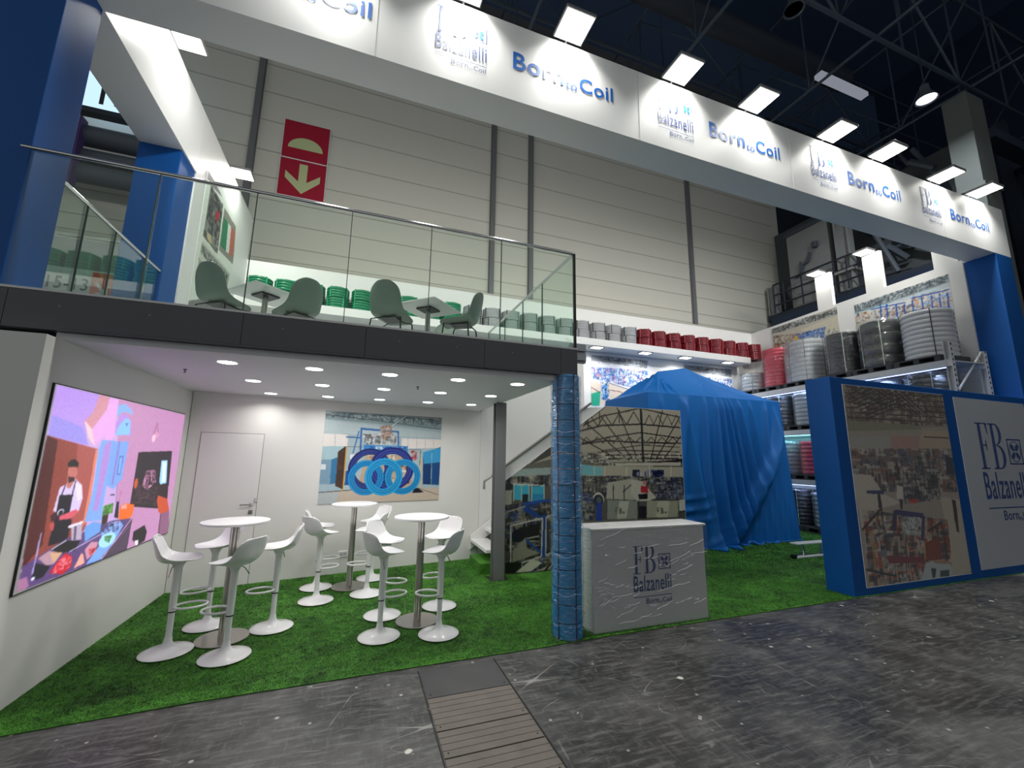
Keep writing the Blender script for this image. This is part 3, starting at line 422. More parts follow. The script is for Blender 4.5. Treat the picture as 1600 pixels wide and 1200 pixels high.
g = G().box(-16, 14.9, HY-.08, HY+.02, 6.45, 6.56)
struct(mesh('trim_wall_belt', g, P('belt_grey', 'c4c2b8', .6)))
for k, x in enumerate((-3.14, 3.42, 4.7, 11.15)):
    o = mesh('cable_channel', G().box(x-.07, x+.07, HY-.1, HY, 6.56, 16.4).box(x-.09, x+.09, HY-.03, HY, 6.56, 16.4), 'hsteel')
    tag(o, 'dark grey vertical steel channel on the hall wall, %s from the left' % ORD[k], 'channel', 'steel channels on the hall wall')
struct(mesh('trim_wall_cap', B(-16, 15, HY-.15, HY+.35, 16.4, 16.7), P('cap_grey', '55585c', .6)))
struct(mesh('wall_hall_corner', B(15.9, 40, HY, HY+.3, 0, 16.7), 'halldark'))
struct(mesh('wall_hall_upper', B(-16, 40, HY, HY+.3, 16.7, 20.5), 'roof'))
struct(mesh('ceiling', B(-16, 40, -14, 12, 20.5, 20.8), 'roof'))
struct(mesh('wall_hall_far', B(24, 24.3, -14, 14, 0, 20.5), 'hallblue'))
struct(mesh('wall_hall_side', B(15.6, 15.8, 5.6, 11.45, 0, 10.9), P('side_wall_grey', '4c5154', .75, var=.1, vscale=.4)))
# roof trusses
def truss(x0, y0, x1, y1, zb, zt, n, label, r=.055, rv=.028):
    t = thing('roof_truss', label, 'truss', (x0, y0, zb), 0, 'steel trusses under the hall roof')
    d = Vector((x1-x0, y1-y0, 0)); h = zt-zb
    ch = G(); web = G()
    for z in (0, h): ch.tube([(0, 0, z), tuple(d+Vector((0, 0, z)))], r, 6)
    for i in range(n+1):
        p = d*(i/n); web.tube([tuple(p), tuple(p+Vector((0, 0, h)))], rv, 5)
        if i < n:
            q = d*((i+1)/n); a, b_ = (p, q+Vector((0, 0, h))) if i % 2 else (p+Vector((0, 0, h)), q)
            web.tube([tuple(a), tuple(b_)], rv, 5)
    mesh('chord', ch, 'halldark2', t); mesh('web', web, 'halldark2', t); return t
M['halldark2'] = P('truss_steel', '3a4656', .5)
truss(-12, 5.16, 22, 5.16, 12, 15, 14, 'long dark roof truss running parallel to the white lettered beam, lowest chord nearest')
truss(-12, 9.3, 22, 9.3, 14.2, 17.2, 10, 'dark roof truss running along near the hall back wall')
truss(-12, 1.2, 24, 1.2, 12, 15, 14, 'dark roof truss running along in front of the white beam')
for k, x in enumerate((3.2, 7.2, 11.2, 15.2, 19.2)):
    truss(x, -8, x, 11, 12.0, 15, 9, 'dark cross truss of the hall roof, %s from the left' % ORD[k], .045, .025)
for k, (x, y) in enumerate(((8.6, 10.6), (5.3, 7.6))):
    o = mesh('ventilation_duct', G().tube([(x-6, y, 14.2), (x+9, y, 14.2)], .32, 14), 'halldark', smooth=True)
    tag(o, 'dark round duct under the hall roof, %s' % ('next to the back wall' if k == 0 else 'above the white lettered beam'), 'duct')
# hanging hall lamps
def pendant(loc, label, lit):
    t = thing('high_bay_lamp', label, 'lamp', loc, 0)
    mesh('housing', G().lathe([(.05, .40), (.08, .39), (.09, .22), (.19, .05), (.21, 0), (.19, .01), (.08, .2)], 20), 'hallmid', t, True)
    mesh('diffuser', G().lathe([(.0, .03), (.18, .03)], 20), 'pend' if lit else 'pale', t)
    mesh('hanger', G().tube([(0, 0, .39), (0, 0, 20.5-loc[2])], .015, 6), 'halldark', t)
    if lit: area('lamp_light', (0, 0, -.02), .5, HALL_W*1.0, (.92, .95, 1), (0, 0, -1), t)
pendant((12.05, 4.8, 10.2), 'lit round hall lamp hanging above the right end of the white beam', 1)
pendant((8.4, 5.2, 11.6), 'unlit glassy round hall lamp hanging above the middle of the beam', 0)
o = mesh('tube_lamp', B(11.0, 12.9, 6.3, 6.5, 12, 12.12), 'tube'); tag(o, 'dim long tube lamp fixed under the dark hall roof', 'lamp')
# hall side : platform with cabinet, railing, ducts, columns
def ih(name, label, cat, parts, loc=(0, 0, 0)):
    t = thing(name, label, cat, loc)
    for nm, g, m_, sm in parts: mesh(nm, g, m_, t, sm)
    return t
g = G()
ih('white_cabinet', 'big pale cabinet standing on the platform beside the hall back wall', 'cabinet',
   [('body', B(14.85, 15.5, 8.98, 10.45, 7.305, 10.15), 'pale', 0), ('top_cap', B(14.8, 15.55, 8.93, 10.5, 10.15, 10.3), 'hallmid', 0),
    ('valve_group', G().tube([(14.8, 10.2, 8.45), (14.8, 10.0, 8.5), (14.78, 9.9, 8.8), (14.78, 9.7, 8.85), (14.78, 9.6, 9.15)], .05, 8).tube([(14.76, 9.95, 8.5), (14.76, 9.95, 8.95)], .04, 8).lathe([(0, -.1), (.09, -.1), (.09, .1), (0, .1)], 10, (14.76, 9.4, 9.35)), 'hallmid', 1)])
ih('steel_column', 'pale steel column rising in front of the dark machinery, right of the cabinet', 'column',
   [('shaft', G().box(14.7, 14.95, 8.28, 8.34, 7.31, 10.7).box(14.7, 14.95, 8.66, 8.72, 7.31, 10.7).box(14.8, 14.85, 8.34, 8.66, 7.31, 10.7), 'pale', 0), ('bracket_plate', B(14.6, 15, 8.2, 8.8, 7.9, 8.0), 'pale', 0)])
ih('steel_column', 'short pale steel column at the corner of the hall back wall', 'column', [('shaft', G().box(14.7, 14.9, 10.95, 11.01, 7.31, 8.45).box(14.7, 14.9, 11.27, 11.33, 7.31, 8.45).box(14.78, 14.82, 11.01, 11.27, 7.31, 8.45), 'pale', 0)])
rail = G()
for z in (8.42, 8.0, 7.6): rail.tube([(14.62, 11.0, z), (14.62, 7.9, z)], .03, 6)
for y in (11.0, 10.6, 9.9, 9.3, 8.8, 8.4, 7.9): rail.tube([(14.62, y, 7.3), (14.62, y, 8.42)], .03, 6)
ih('platform_railing', 'dark metal railing of the raised platform beside the hall wall', 'railing', [('rails', rail, 'halldark', 1)])
ih('platform', 'dark blue steel platform edge behind the pallet rack graphics', 'platform', [('deck', B(14.73, 15.58, 5.6, 11.4, 7.1, 7.3), 'halldark', 0), ('edge_beam', B(14.62, 14.72, 5.6, 11.2, 5.2, 7.15), 'hallblue', 0)])
ih('curved_duct', 'round grey curved duct behind the platform railing', 'duct', [('bend', G().tube([(15.1, 9.7+.85*cos(a), 8.3-.05-.95*sin(a)) for a in [pi*.05*i for i in range(0, 14)]][::-1], .22, 14), 'hallmid', 1)])
mach = G(); rs = random.Random(5)
for i in range(26):
    y = rs.uniform(5.8, 7.6); z = rs.uniform(7.6, 10.8); l = rs.uniform(.3, .6)*(8.2-y); a = rs.uniform(0, 1.3); l = max(l, .3)
    mach.tube([(15.0+rs.uniform(0, .5), y, z), (15.0+rs.uniform(0, .5), y+l*cos(a), z+l*sin(a))], rs.uniform(.03, .1), 6)
ih('pipe_rack', 'tangle of dark grey pipes and struts right of the steel column', 'pipes', [('pipes', mach, 'hallmid', 1), ('strut', G().tube([(14.9, 8.2, 10.6), (14.9, 7.2, 7.4)], .07, 8), 'hallmid', 1), ('tank', G().tube([(15.2, 6, 9.6), (15.2, 8, 9.3)], .33, 12), 'halldark', 1)])
ih('steel_column', 'tall grey column rising above the right end of the white beam', 'column', [('shaft', G().box(14.2, 14.95, 4.9, 5.4, 0, 11.3), 'conc', 0), ('collar', G().box(14.16, 14.99, 4.86, 5.44, 8.6, 8.7), 'conc', 0)])
far = G(); rs = random.Random(11)
for i in range(40):
    x = rs.uniform(16.5, 22); y = rs.uniform(-2, 9); z = rs.uniform(3, 14); far.box(x, x+rs.uniform(.1, 1.6), y, y+rs.uniform(.1, 1.6), z, z+rs.uniform(.08, .35))
for z in (6.0, 8.5, 11.0): far.box(16.5, 23.5, 2+z*.3, 2.4+z*.3, z, z+.3)
for x, y in ((17, 2.5), (19, 4.2), (22, 1), (21, 6.5)): far.box(x, x+.3, y, y+.3, 0, 14)
ih('hall_gantry', 'dark distant gantry beams and platforms at the far right of the hall', 'gantry', [('beams', far, 'halldark2', 0)])
fl = thing('gantry_lamp', 'tiny white lamp glowing far right in the dark hall', 'lamp', (16.8, 6.0, 8.9)); mesh('glow_tube', B(0, .5, 0, .08, 0, .08), 'tube', fl)
# left background : lit hall signs and pipes
t = thing('hall_number_sign', 'blue-white lit hall number sign seen between the left blue columns', 'sign', (-6.6, 10.9, 9.3))
mesh('light_box', B(0, 1.5, 0, .18, 0, 1.75), 'signlit', t); mesh('frame', G().box(-.05, 1.55, -.02, .2, -.12, 0).box(-.05, 0, -.02, .2, 0, 1.75).box(-.05, 1.55, -.02, .2, 1.75, 1.82), 'halldark', t)
mesh('numerals', put(G(), glyphs('15', .56, .01), .60, .13, -.005), 'ink', t); mesh('mounting_arm', B(.3, 1.2, .2, .6, .8, .9), 'halldark', t)
t = thing('gate_sign', 'white sign reading 15-13 with an orange arrow square, behind the left glass railing', 'sign', (-6.35, 10.885, 4.8))
mesh('board', B(0, 1.2, 0, .06, 0, .72), 'signwhite', t); mesh('numerals', put(G(), glyphs('15-13', .66, .012, xs=.8), .13, .26, -.006), 'ink', t)
mesh('arrow_square', B(.84, 1.2, -.012, 0, .05, .68), 'orange', t)
mesh('arrow', G().prism([(.9, .44), (.94, .48), (1.08, .3), (1.08, .4), (1.13, .4), (1.13, .2), (.94, .2), (.94, .25), (1.04, .25)], lambda a, b_, d: (a, d, b_), -.018, -.012), 'signwhite', t)
t = thing('heating_pipes', 'bundle of grey horizontal pipes with a purple clamp, left behind the upper deck', 'pipes', (-5.9, 10.6, 7.4))
for z, r in ((1.0, .22), (.52, .16), (.12, .2)): mesh('pipe', G().tube([(-6, 0, z), (1.6, 0, z)], r, 14), 'hallmid', t, True)
mesh('clamp', G().tube([(-.05, -.26, -.1+.1*i) for i in range(14)], .07, 8).box(-.16, .02, -.3, -.1, -.3, 1.25), 'purple', t)
o = mesh('wall_cladding', B(-16, -3.4, 10.95, 11.05, 0, 6.2), 'pale'); tag(o, 'grey cladding wall low behind the left glass railing', 'cladding')

# fire sign on hall wall
t = thing('fire_alarm_sign', 'tall red sign with a half-round symbol above a downward arrow on the hall wall', 'sign', (-2.47, HY-.064, 8.42))
f3 = lambda a, b_, d: (a, d, b_)
mesh('board', B(0, 1.15, 0, .05, 0, 2.24), 'signwhite', t)
mesh('lower_panel', B(.02, 1.13, -.01, 0, .02, 1.08), 'signred', t); mesh('upper_panel', B(.02, 1.13, -.01, 0, 1.12, 2.22), 'signred', t)
mesh('dome_symbol', G().prism([(.15, 1.42), (1.0, 1.42)]+[(.575+.425*cos(a), 1.42+.34*sin(a)) for a in [pi*i/16 for i in range(1, 16)]], f3, -.018, -.01), 'signcream', t)
mesh('arrow_symbol', G().prism([(.58, .12), (1.0, .52), (1.0, .72), (.68, .46), (.68, .98), (.48, .98), (.48, .46), (.16, .72), (.16, .52)], f3, -.018, -.01), 'signcream', t)

# ------------------------------------------------------------------ stand structure
# turf
fe = [(-2.2, 3.83), (-1.0, 3.9), (.9, 3.93), (1.7, 3.93), (2.4, 3.96), (6.25, 3.985), (12.1, 3.985)]
tf = thing('artificial_turf', 'bright green artificial grass carpet covering the whole stand floor', 'carpet')
n = len(fe); g = G().prism(fe+[(12.1, 9.97), (-2.2, 9.97)], lambda a, b_, d: (a, b_, d), .008, .002)
mesh('backing', g, 'turf', tf)
rs = np.random.RandomState(3)
def blades(n, x0, x1, y0, y1, h, w):
    x = rs.uniform(x0, x1, n); y = rs.uniform(y0, y1, n); lo = np.interp(x, [p[0] for p in fe], [p[1] for p in fe]); k = y > lo+.004; return x[k], y[k], np.full(k.sum(), h), np.full(k.sum(), w)
sets = [blades(40000, 6.3, 11.4, 3.99, 5.6, .018, .010), blades(150000, -2.15, 2.4, 3.84, 5.2, .017, .005), blades(80000, -2.15, 2.4, 5.2, 7.4, .018, .008), blades(70000, 2.4, 6.3, 3.9, 5.6, .018, .007), blades(50000, 4.6, 11, 5.6, 9, .026, .012), blades(14000, -2.15, 6.3, 3.83, 4.03, .02, .004)]
X, Y, Hh, Ww = [np.concatenate(a) for a in zip(*sets)]
nb = len(X); a = rs.uniform(0, 2*pi, nb); lean = rs.normal(0, .012, (nb, 2)); Hh = Hh*rs.uniform(.6, 1.25, nb)
co = np.zeros((nb, 3, 3), 'f4'); co[:, 0, 0] = X-np.cos(a)*Ww/2; co[:, 0, 1] = Y-np.sin(a)*Ww/2; co[:, 1, 0] = X+np.cos(a)*Ww/2; co[:, 1, 1] = Y+np.sin(a)*Ww/2
co[:, 2, 0] = X+lean[:, 0]; co[:, 2, 1] = Y+lean[:, 1]; co[:, :2, 2] = .006; co[:, 2, 2] = Hh
me = bpy.data.meshes.new('grass_fibres'); me.vertices.add(nb*3); me.vertices.foreach_set('co', co.reshape(-1)); me.loops.add(nb*3); me.loops.foreach_set('vertex_index', np.arange(nb*3, dtype='i4')); me.polygons.add(nb); me.polygons.foreach_set('loop_start', np.arange(nb, dtype='i4')*3); me.update(calc_edges=True); me.materials.append(M['turf'])
o = bpy.data.objects.new('grass_fibres', me); SC.collection.objects.link(o); o.parent = tf; o['kind'] = 'stuff'

# trench cover plates in the aisle
seams = [3.84, 3.42, 3.02, 2.76, 2.44, 2.1]
names = ['nearest the grass edge', 'second from the grass edge', 'third from the grass edge', 'fourth from the grass edge', 'fifth from the grass edge']
for k in range(5):
    y1, y0 = seams[k]-.004, seams[k+1]+.004
    t = thing('duct_cover_plate', 'worn %s floor duct cover plate in the aisle, %s' % ('smooth dark' if k == 0 else 'ribbed grey-brown', names[k]), 'floor plate', (.61, y0, 0), 0, 'duct cover plates in the aisle')
    g = B(.0, .64, 0, y1-y0, .0005, .004)
    if k > 0:
        nrib = max(2, int(round((y1-y0)/.062))); dy = (y1-y0)/nrib
        for i in range(nrib): g.box(.0, .64, i*dy+.002, (i+1)*dy-.004, .003, .006)
    mesh('boards', g, 'board' if k else 'board2', t)
    for sx in (.03, .61): mesh('screw', G().lathe([(.006, 0), (.006, .0015)], 8, (sx, .04, .006)), 'gap', t)
o = mesh('trim_floor_joint', G().box(1.255, 1.268, 1.5, 3.88, .0005, .002).box(.595, .604, 1.5, 3.86, .0005, .002), 'gap'); struct(o)

# left meeting room wall (thick, end face towards the aisle)
struct(mesh('wall_left', B(-3.05, -2.16, 3.89, 6.86, 0, 2.585), 'wall'))
bu = Vector((4.268, .728, 0)).normalized(); bn = Vector((-bu.y, bu.x, 0)); BO = Vector((-2.153, 6.807, 0))
g = G().obox(BO, bu*4.33, bn*.08, (0, 0, 2.585)); struct(mesh('wall_back', g, 'wall'))
def onb(s, z, d=0): return BO+bu*s-bn*d+Vector((0, 0, z))
# door, flush in back wall
dr = struct(bpy.data.objects.new('door_1', None)); SC.collection.objects.link(dr); dr.location = BO
g = G().obox(bu*.15-bn*.008, bu*.735, bn*.008, (0, 0, 2.03)); mesh('door_leaf', g, P('door_white', 'e6e5e3', .5), dr)
g = G()
for s0_, s1_, z0_, z1_ in ((.142, .15, 0, 2.04), (.885, .893, 0, 2.04), (.142, .893, 2.03, 2.038)): g.obox(bu*s0_-bn*.0015+Vector((0, 0, z0_)), bu*(s1_-s0_), bn*.003, (0, 0, z1_-z0_))
mesh('door_gap', g, P('door_gap_grey', '8e8e8c', .6), dr)
c = bu*.82-bn*.012+Vector((0, 0, 1.06))
mesh('door_handle', G().obox(c-bu*.02+Vector((0, 0, -.025)), bu*.045, -bn*.008, (0, 0, .05)).tube([tuple(c-bn*.01), tuple(c-bn*.05), tuple(c-bn*.05-bu*.13)], .009, 8), 'chrome', dr, True)
mesh('door_lock', G().obox(c-bu*.02+Vector((0, 0, -.13)), bu*.05, -bn*.008, (0, 0, .05)).obox(c+bu*.04+Vector((0, 0, .03)), bu*.03, -bn*.012, (0, 0, .05)), 'chrome', dr)
o = mesh('wall_socket', G().obox(onb(2.02, .24, .012), bu*.13, bn*.012, (0, 0, .085)), 'white', bevel=.003); tag(o, 'small white wall socket low on the meeting room back wall', 'socket')
mesh('socket_insert', G().obox(onb(2.035, .26, .015), bu*.045, bn*.004, (0, 0, .045)).obox(onb(2.09, .26, .015), bu*.045, bn*.004, (0, 0, .045)), P('socket_grey', 'b8b8b8', .4), o)
# meeting ceiling with its front and side edge, upper slab
struct(mesh('ceiling_meeting', B(-2.2, 2.06, 4.06, 7.6, 2.585, 2.64), P('ceiling_white', 'dcdce0', .55)))
struct(mesh('trim_slab_core', B(-3.05, 2.15, 4.03, 9.97, 2.66, 2.92), 'dark'))
struct(mesh('trim_deck_floor', B(-3.05, 2.17, 4.0, 9.97, 2.92, 2.945), P('deck_white', 'd6d8d6', .5)))
xs = [-3.4, -2.475, -.985, .0, 1.14, 2.0, 2.2]
for k in range(6):
    t = thing('edge_cladding_panel', 'anthracite cladding panel on the upper deck edge, %s from the left' % ORD[k], 'cladding', (xs[k], 3.985, 2.655), 0, 'cladding panels of the deck edge')
    w_ = xs[k+1]-xs[k]-.004
    mesh('face', B(0, w_, 0, .03, 0, .27), 'dark', t); mesh('lower_lip', B(0, w_, .0, .06, -.014, -.001), 'dark', t)
    g = G()
    for i in range(max(1, int(w_/.55))): g.tube([(.3+i*.55, -.002, .17), (.3+i*.55, .002, .17)], .008, 8)
    if w_ > .6: mesh('rivet', g, 'hsteel', t)
struct(mesh('trim_deck_side', B(2.17, 2.2, 4.0, 7.5, 2.655, 2.93), 'dark'))
struct(mesh('trim_deck_edge', G().box(-3.4, 2.2, 3.985, 4.03, 2.93, 2.948).box(2.16, 2.2, 4.0, 7.4, 2.93, 2.948).box(-2.6, -2.54, 4.0, 7.22, 2.93, 2.948), 'edge'))
# glass railings
def railing(label, p0, p1, cuts, top=4.06):
    p0, p1 = Vector(p0), Vector(p1); d = (p1-p0); L = d.length; d.normalize(); nn = Vector((-d.y, d.x, 0))
    t = thing('glass_railing', label, 'railing', p0); cuts = [0]+cuts+[L]
    for i in range(len(cuts)-1):
        a, b_ = cuts[i]+.006, cuts[i+1]-.006
        gp = mesh('glass_pane', G().add([d*a, d*b_, d*b_+Vector((0, 0, top-2.95)), d*a+Vector((0, 0, top-2.95))], [(0, 1, 2, 3)]), 'glass', t)
        md = gp.modifiers.new('thick', 'SOLIDIFY'); md.thickness = .012
        mesh('pane_edge', G().obox(d*(b_-.002)-nn*.008, d*.007, nn*.016, (0, 0, top-2.95)), 'gedge', gp)
    mesh('handrail', G().tube([(0, 0, top-2.94), tuple(d*L+Vector((0, 0, top-2.94)))], .018, 10), 'chrome', t, True)
railing('long glass balustrade along the front edge of the upper deck', (-2.6, 4.01, 2.95), (2.18, 4.01, 2.95), [.885, 1.60, 2.40, 3.16, 3.91])
railing('glass balustrade along the right side of the upper deck', (2.18, 4.03, 2.95), (2.18, 7.38, 2.95), [.87, 1.58, 2.4])
railing('glass balustrade along the left side of the upper deck', (-2.575, 4.03, 2.95), (-2.575, 7.22, 2.95), [.8, 1.3, 1.95, 2.6])
struct(mesh('trim_glass_corner', B(2.17, 2.195, 3.995, 4.02, 2.95, 4.07), 'black'))

# portal : white lettered beam, side beam, blue columns
fb = thing('lettered_beam', 'long white overhead beam lettered in blue with logos, spanning the front of the stand', 'beam', (-3.03, 4.0, 5.84))
mesh('beam_body', B(0, 15.1, 0, .43, 0, 1.05), 'fascia', fb)
for k, x in enumerate((.49, 3.48, 6.42, 9.27)): logo(fb, x+3.03, -.006, .215, .585 if k < 2 else (.56 if k == 2 else .55), ('logod', 'petal', 'logod'))
for k, x in enumerate((-1.56, 1.40, 4.36, 7.28, 10.14)):
    mesh('slogan_lettering', born(G(), 0, 0, 1.37 if k < 4 else 1.28, 0, .016), 'logob', fb, loc=(x+3.03, -.006, .43-.0*k))
g = G()
for x in (2.9, 6.2, 9.0, 12.9): g.box(x, x+.006, -.003, 0, 0, 1.05)
mesh('panel_seam', g, P('seam_grey', 'd4d6d4', .5), fb)
o = mesh('side_beam', B(-3.03, -2.53, 4.43, 6.87, 5.84, 6.84), 'fascia'); tag(o, 'white overhead side beam running back from the lettered beam at the left', 'beam')
struct(mesh('wall_upper_left', B(-3.03, -2.53, 6.87, 9.97, 2.95, 6.84), 'wallp'))
for nm, lab, b_ in (('blue_column', 'tall front blue column at the left end of the upper deck', (-3.03, -2.54, 4.0, 4.42, 2.95, 5.84)), ('blue_column', 'rear blue column under the left side beam, above the deck', (-3.03, -2.55, 6.38, 6.87, 2.95, 5.84)), ('blue_column', 'tall blue column at the right end of the lettered beam', (11.5, 12.07, 4.0, 4.5, 0, 5.84))):
    o = mesh(nm, B(*b_), 'blue', bevel=.006); tag(o, lab, 'column')
# booth rear wall, right wall with graphics
struct(mesh('wall_rear', B(-3.03, 12.1, 9.97, 10.1, 0, 5.9), 'wallp'))
ru = Vector((-.103, -.9947, 0)); rn = Vector((-.9947, .103, 0)); RO = Vector((12.03, 9.97, 0))
struct(mesh('wall_right', G().obox(RO+ru*.0, ru*5.53, -rn*.12, (0, 0, 5.9)), 'wallp'))
def onr(s, o_, z): return RO+ru*s+rn*o_+Vector((0, 0, z))
for nm, lab, s, w_, h_, nx_, nz_ in (('rackpicL', 'wide factory photograph high on the right wall, nearer the corner', .8, 2.1, 1.62, 150, 116), ('rackpicR', 'wide factory photograph high on the right wall with blue machine frames', 3.33, 1.95, 1.5, 150, 116)):
    t = thing('wall_graphic', lab, 'picture', onr(s, .012, 4.2))
    mesh('backing_sheet', G().obox((0, 0, 0), ru*w_, -rn*.01, (0, 0, h_)), 'white', t)
    picture('printed_image', PICS[nm], tuple(rn*.004), tuple(ru), w_, h_, nx_, nz_, 'print', t)
# light posts on right wall with floods
def flood(label, loc, direction_in, watts, tilt=0, size=.36, arm='y', armlen=.35, group=None, aim=(0, 0, -1), spread=pi):
    t = thing('floodlight', label, 'floodlight', loc, 0, group)
    s = size/2
    mesh('housing', G().box(-s-.02, s+.02, -s-.02, s+.02, .005, .05).box(-s*.6, s*.6, -s*.6, s*.6, .05, .08), 'hsteel', t, bevel=.008)
    mesh('lens', B(-s, s, -s, s, -.004, .004), 'flood', t)
    dx, dy = direction_in
    mesh('bracket', G().tube([(dx*s, dy*s, .04), (dx*(s+armlen), dy*(s+armlen), .02), (dx*(s+armlen), dy*(s+armlen), -.06)], .014, 8), 'hsteel', t, True)
    area('flood_light', (0, 0, -.012), size*.9, watts, (1, .985, .93), aim, t, spread=spread)
    return t
fx = [-.62, .80, 2.15, 3.82, 5.22, 6.92, 8.20, 9.88, 11.15]
for k, x in enumerate(fx):
    flood('square white floodlight above the lettered beam, %s from the left' % ORD[k], (x, 3.86, 7.0), (0, 1), FLOOD_W, group='floodlights along the top of the lettered beam', aim=(0, -.06, -1), armlen=.12, spread=radians(115))
for k, y in enumerate((5.7, 8.45)):
    flood('square floodlight on the left side beam, %s' % ('nearer the front' if k == 0 else 'farther back above the posters'), (-2.40, y, 6.93), (-1, 0), 60, size=.3, group='floodlights on the left side beam', aim=(.25, 0, -1), armlen=.1, spread=radians(170))
for k, (s0_, s1_) in enumerate(((2.37, 2.80), (3.65, 4.05), (5.05, 5.42))):
    zt = 6.86
    o = mesh('light_post', G().obox(onr(s0_, .0, 5.9), ru*(s1_-s0_), -rn*.1, (0, 0, zt-5.9)), 'wallp'); tag(o, 'white flat post standing on top of the right wall, %s from the corner' % ORD[k], 'post', 'light posts on the right wall')
    p_ = onr((s0_+s1_)/2, .2, zt)
    flood('square floodlight on the white post, %s from the corner of the right wall' % ORD[k], p_, (1, 0), 3.5, size=.3, group='floodlights on the right wall posts', aim=(.2, 0, -1), armlen=.05)
for k, x in enumerate((-.9, 1.9, 4.7, 7.5, 10.2)):  # added lamps, out of view, to brighten the rear wall and hall wall
    flood('added unseen square floodlight on the rear edge of the lettered beam, %s from the left' % ORD[k], (x, 4.62, 6.75), (0, -1), REAR_FILL_W, size=.3, group='added unseen floodlights on the rear of the lettered beam', aim=(0, 1, -.42), armlen=.03, spread=radians(150))
# coil shelf with spots
sh = thing('long_shelf', 'long white boxed shelf high along the rear wall carrying rows of cable coils', 'shelf', (-2.53, 9.35, 4.69))
mesh('shelf_box', B(0, 13.7, 0, .62, 0, .18), 'wallp', sh)
for k, x in enumerate((5.83, 7.38, 8.79, 10.4)):
    t = thing('recessed_spot', 'square recessed spotlight under the long shelf, %s from the left' % ORD[k], 'spotlight', (x, 9.5, 4.685), 0, 'spotlights under the long shelf')
    mesh('frame', G().box(-.19, .19, -.12, .12, -.012, .004), 'hsteel', t); mesh('lens', B(-.14, .14, -.09, .09, -.018, -.010), 'flood', t)
    area('spot_light', (0, 0, -.03), .25, SOFFIT_W, (.95, .97, 1), (0, .1, -1), t, spread=radians(140))
# deck rear wall panels and pictures low behind the upper furniture
for k, (x, w_, lab) in enumerate(((5.9, 1.95, 'bright factory photograph on the rear wall, left of the draped machine'), (9.12, 1.95, 'bright factory photograph on the rear wall behind the top of the blue cloth'), (-1.4, 1.6, 'factory photograph low on the rear wall behind the upper deck tables'), (1.0, 1.6, 'factory photograph low on the rear wall at the right of the upper deck'))):
    t = thing('wall_graphic', lab, 'picture', (x, 9.955, 3.1)); mesh('backing_sheet', B(0, w_, 0, .012, 0, 1.54), 'white', t)
    picture('printed_image', PICS['backpic'], (0, -.003, 0), (1, 0, 0), w_, 1.54, 150, 120, 'printm', t)
t = thing('poster_group', 'tall grey poster collage with a green white and red flag on the upper left wall', 'poster', (-2.524, 7.25, 2.95))
mesh('backing_sheet', B(-.005, .001, 0, 1.75, .05, 3.2), 'wallp', t); picture('printed_image', PICS['posters'], (.003, 0, 0), (0, 1, 0), 1.75, 3.2, 110, 220, 'printm', t)

# downlights and sprinklers
rows = ((4.48, 'front'), (5.52, 'middle'), (6.60, 'rear'))
dl = None
for (y, rn_) in rows:
    for k, x in enumerate((-1.19, -.457, .262, .985, 1.684)):
        lab = 'round downlight in the meeting room ceiling, %s row, %s from the left' % (rn_, ORD[k])
        t = thing('downlight', lab, 'downlight', (x, y, 2.585), 0, 'round downlights in the meeting room ceiling')
        if dl is None:
            a1 = mesh('trim_ring', G().lathe([(.074, .0), (.095, -.004), (.097, -.001)], 28, close=False), 'white', t, True); a2 = mesh('diffuser', G().lathe([(.0, -.0035), (.076, -.0035)], 28, close=False), 'downl', t); dl = (a1, a2)
        else:
            for q in dl:
                c_ = q.copy(); SC.collection.objects.link(c_); c_.parent = t
        area('down_light', (0, 0, -.012), .14, DOWN_W, (1, .97, .93), (0, 0, -1), t, spread=radians(150))
for x, y, lab in ((-1.69, 5.03, 'left'), (.635, 5.13, 'right')):
    t = thing('sprinkler', 'small dark sprinkler head in the meeting room ceiling, %s one' % lab, 'sprinkler', (x, y, 2.585)); mesh('head', G().lathe([(.016, 0), (.016, -.012), (.006, -.014), (.006, -.03), (.014, -.032), (.014, -.036), (0, -.038)], 10), 'hsteel', t, True)

# video screen
t = thing('video_screen', 'large wall video screen showing a cook in a white shirt and apron in a kitchen', 'screen', (-2.16, 4.06, .775))
mesh('bezel', G().box(.0005, .012, -.008, 2.548, -.008, 1.48), 'black', t)
picture('screen_picture', PICS['screen'], (.0135, 0, 0), (0, 1, 0), 2.54, 1.472, 380, 310, 'screen', t)
# coil picture on back wall
t = thing('wall_picture', 'printed picture of blue and navy pipe coils on the meeting room back wall', 'picture', onb(1.672, 1.025, .008))
mesh('backing_sheet', G().obox((0, 0, 0), bu*1.892, bn*.008, (0, 0, 1.4)), 'white', t)
picture('printed_image', PICS['coilpic'], tuple(-bn*.003), tuple(bu), 1.892, 1.4, 330, 260, 'print', t)
# steel post
t = thing('steel_post', 'grey steel H-post holding up the deck beside the staircase', 'post', (2.045, 6.2, 0))
mesh('shaft', G().box(-.08, .08, -.08, -.068, .012, 2.585).box(-.08, .08, .068, .08, .012, 2.585).box(-.006, .006, -.068, .068, .012, 2.585), 'hsteel', t); mesh('base_plate', B(-.14, .14, -.14, .14, 0, .012), 'steel', t)
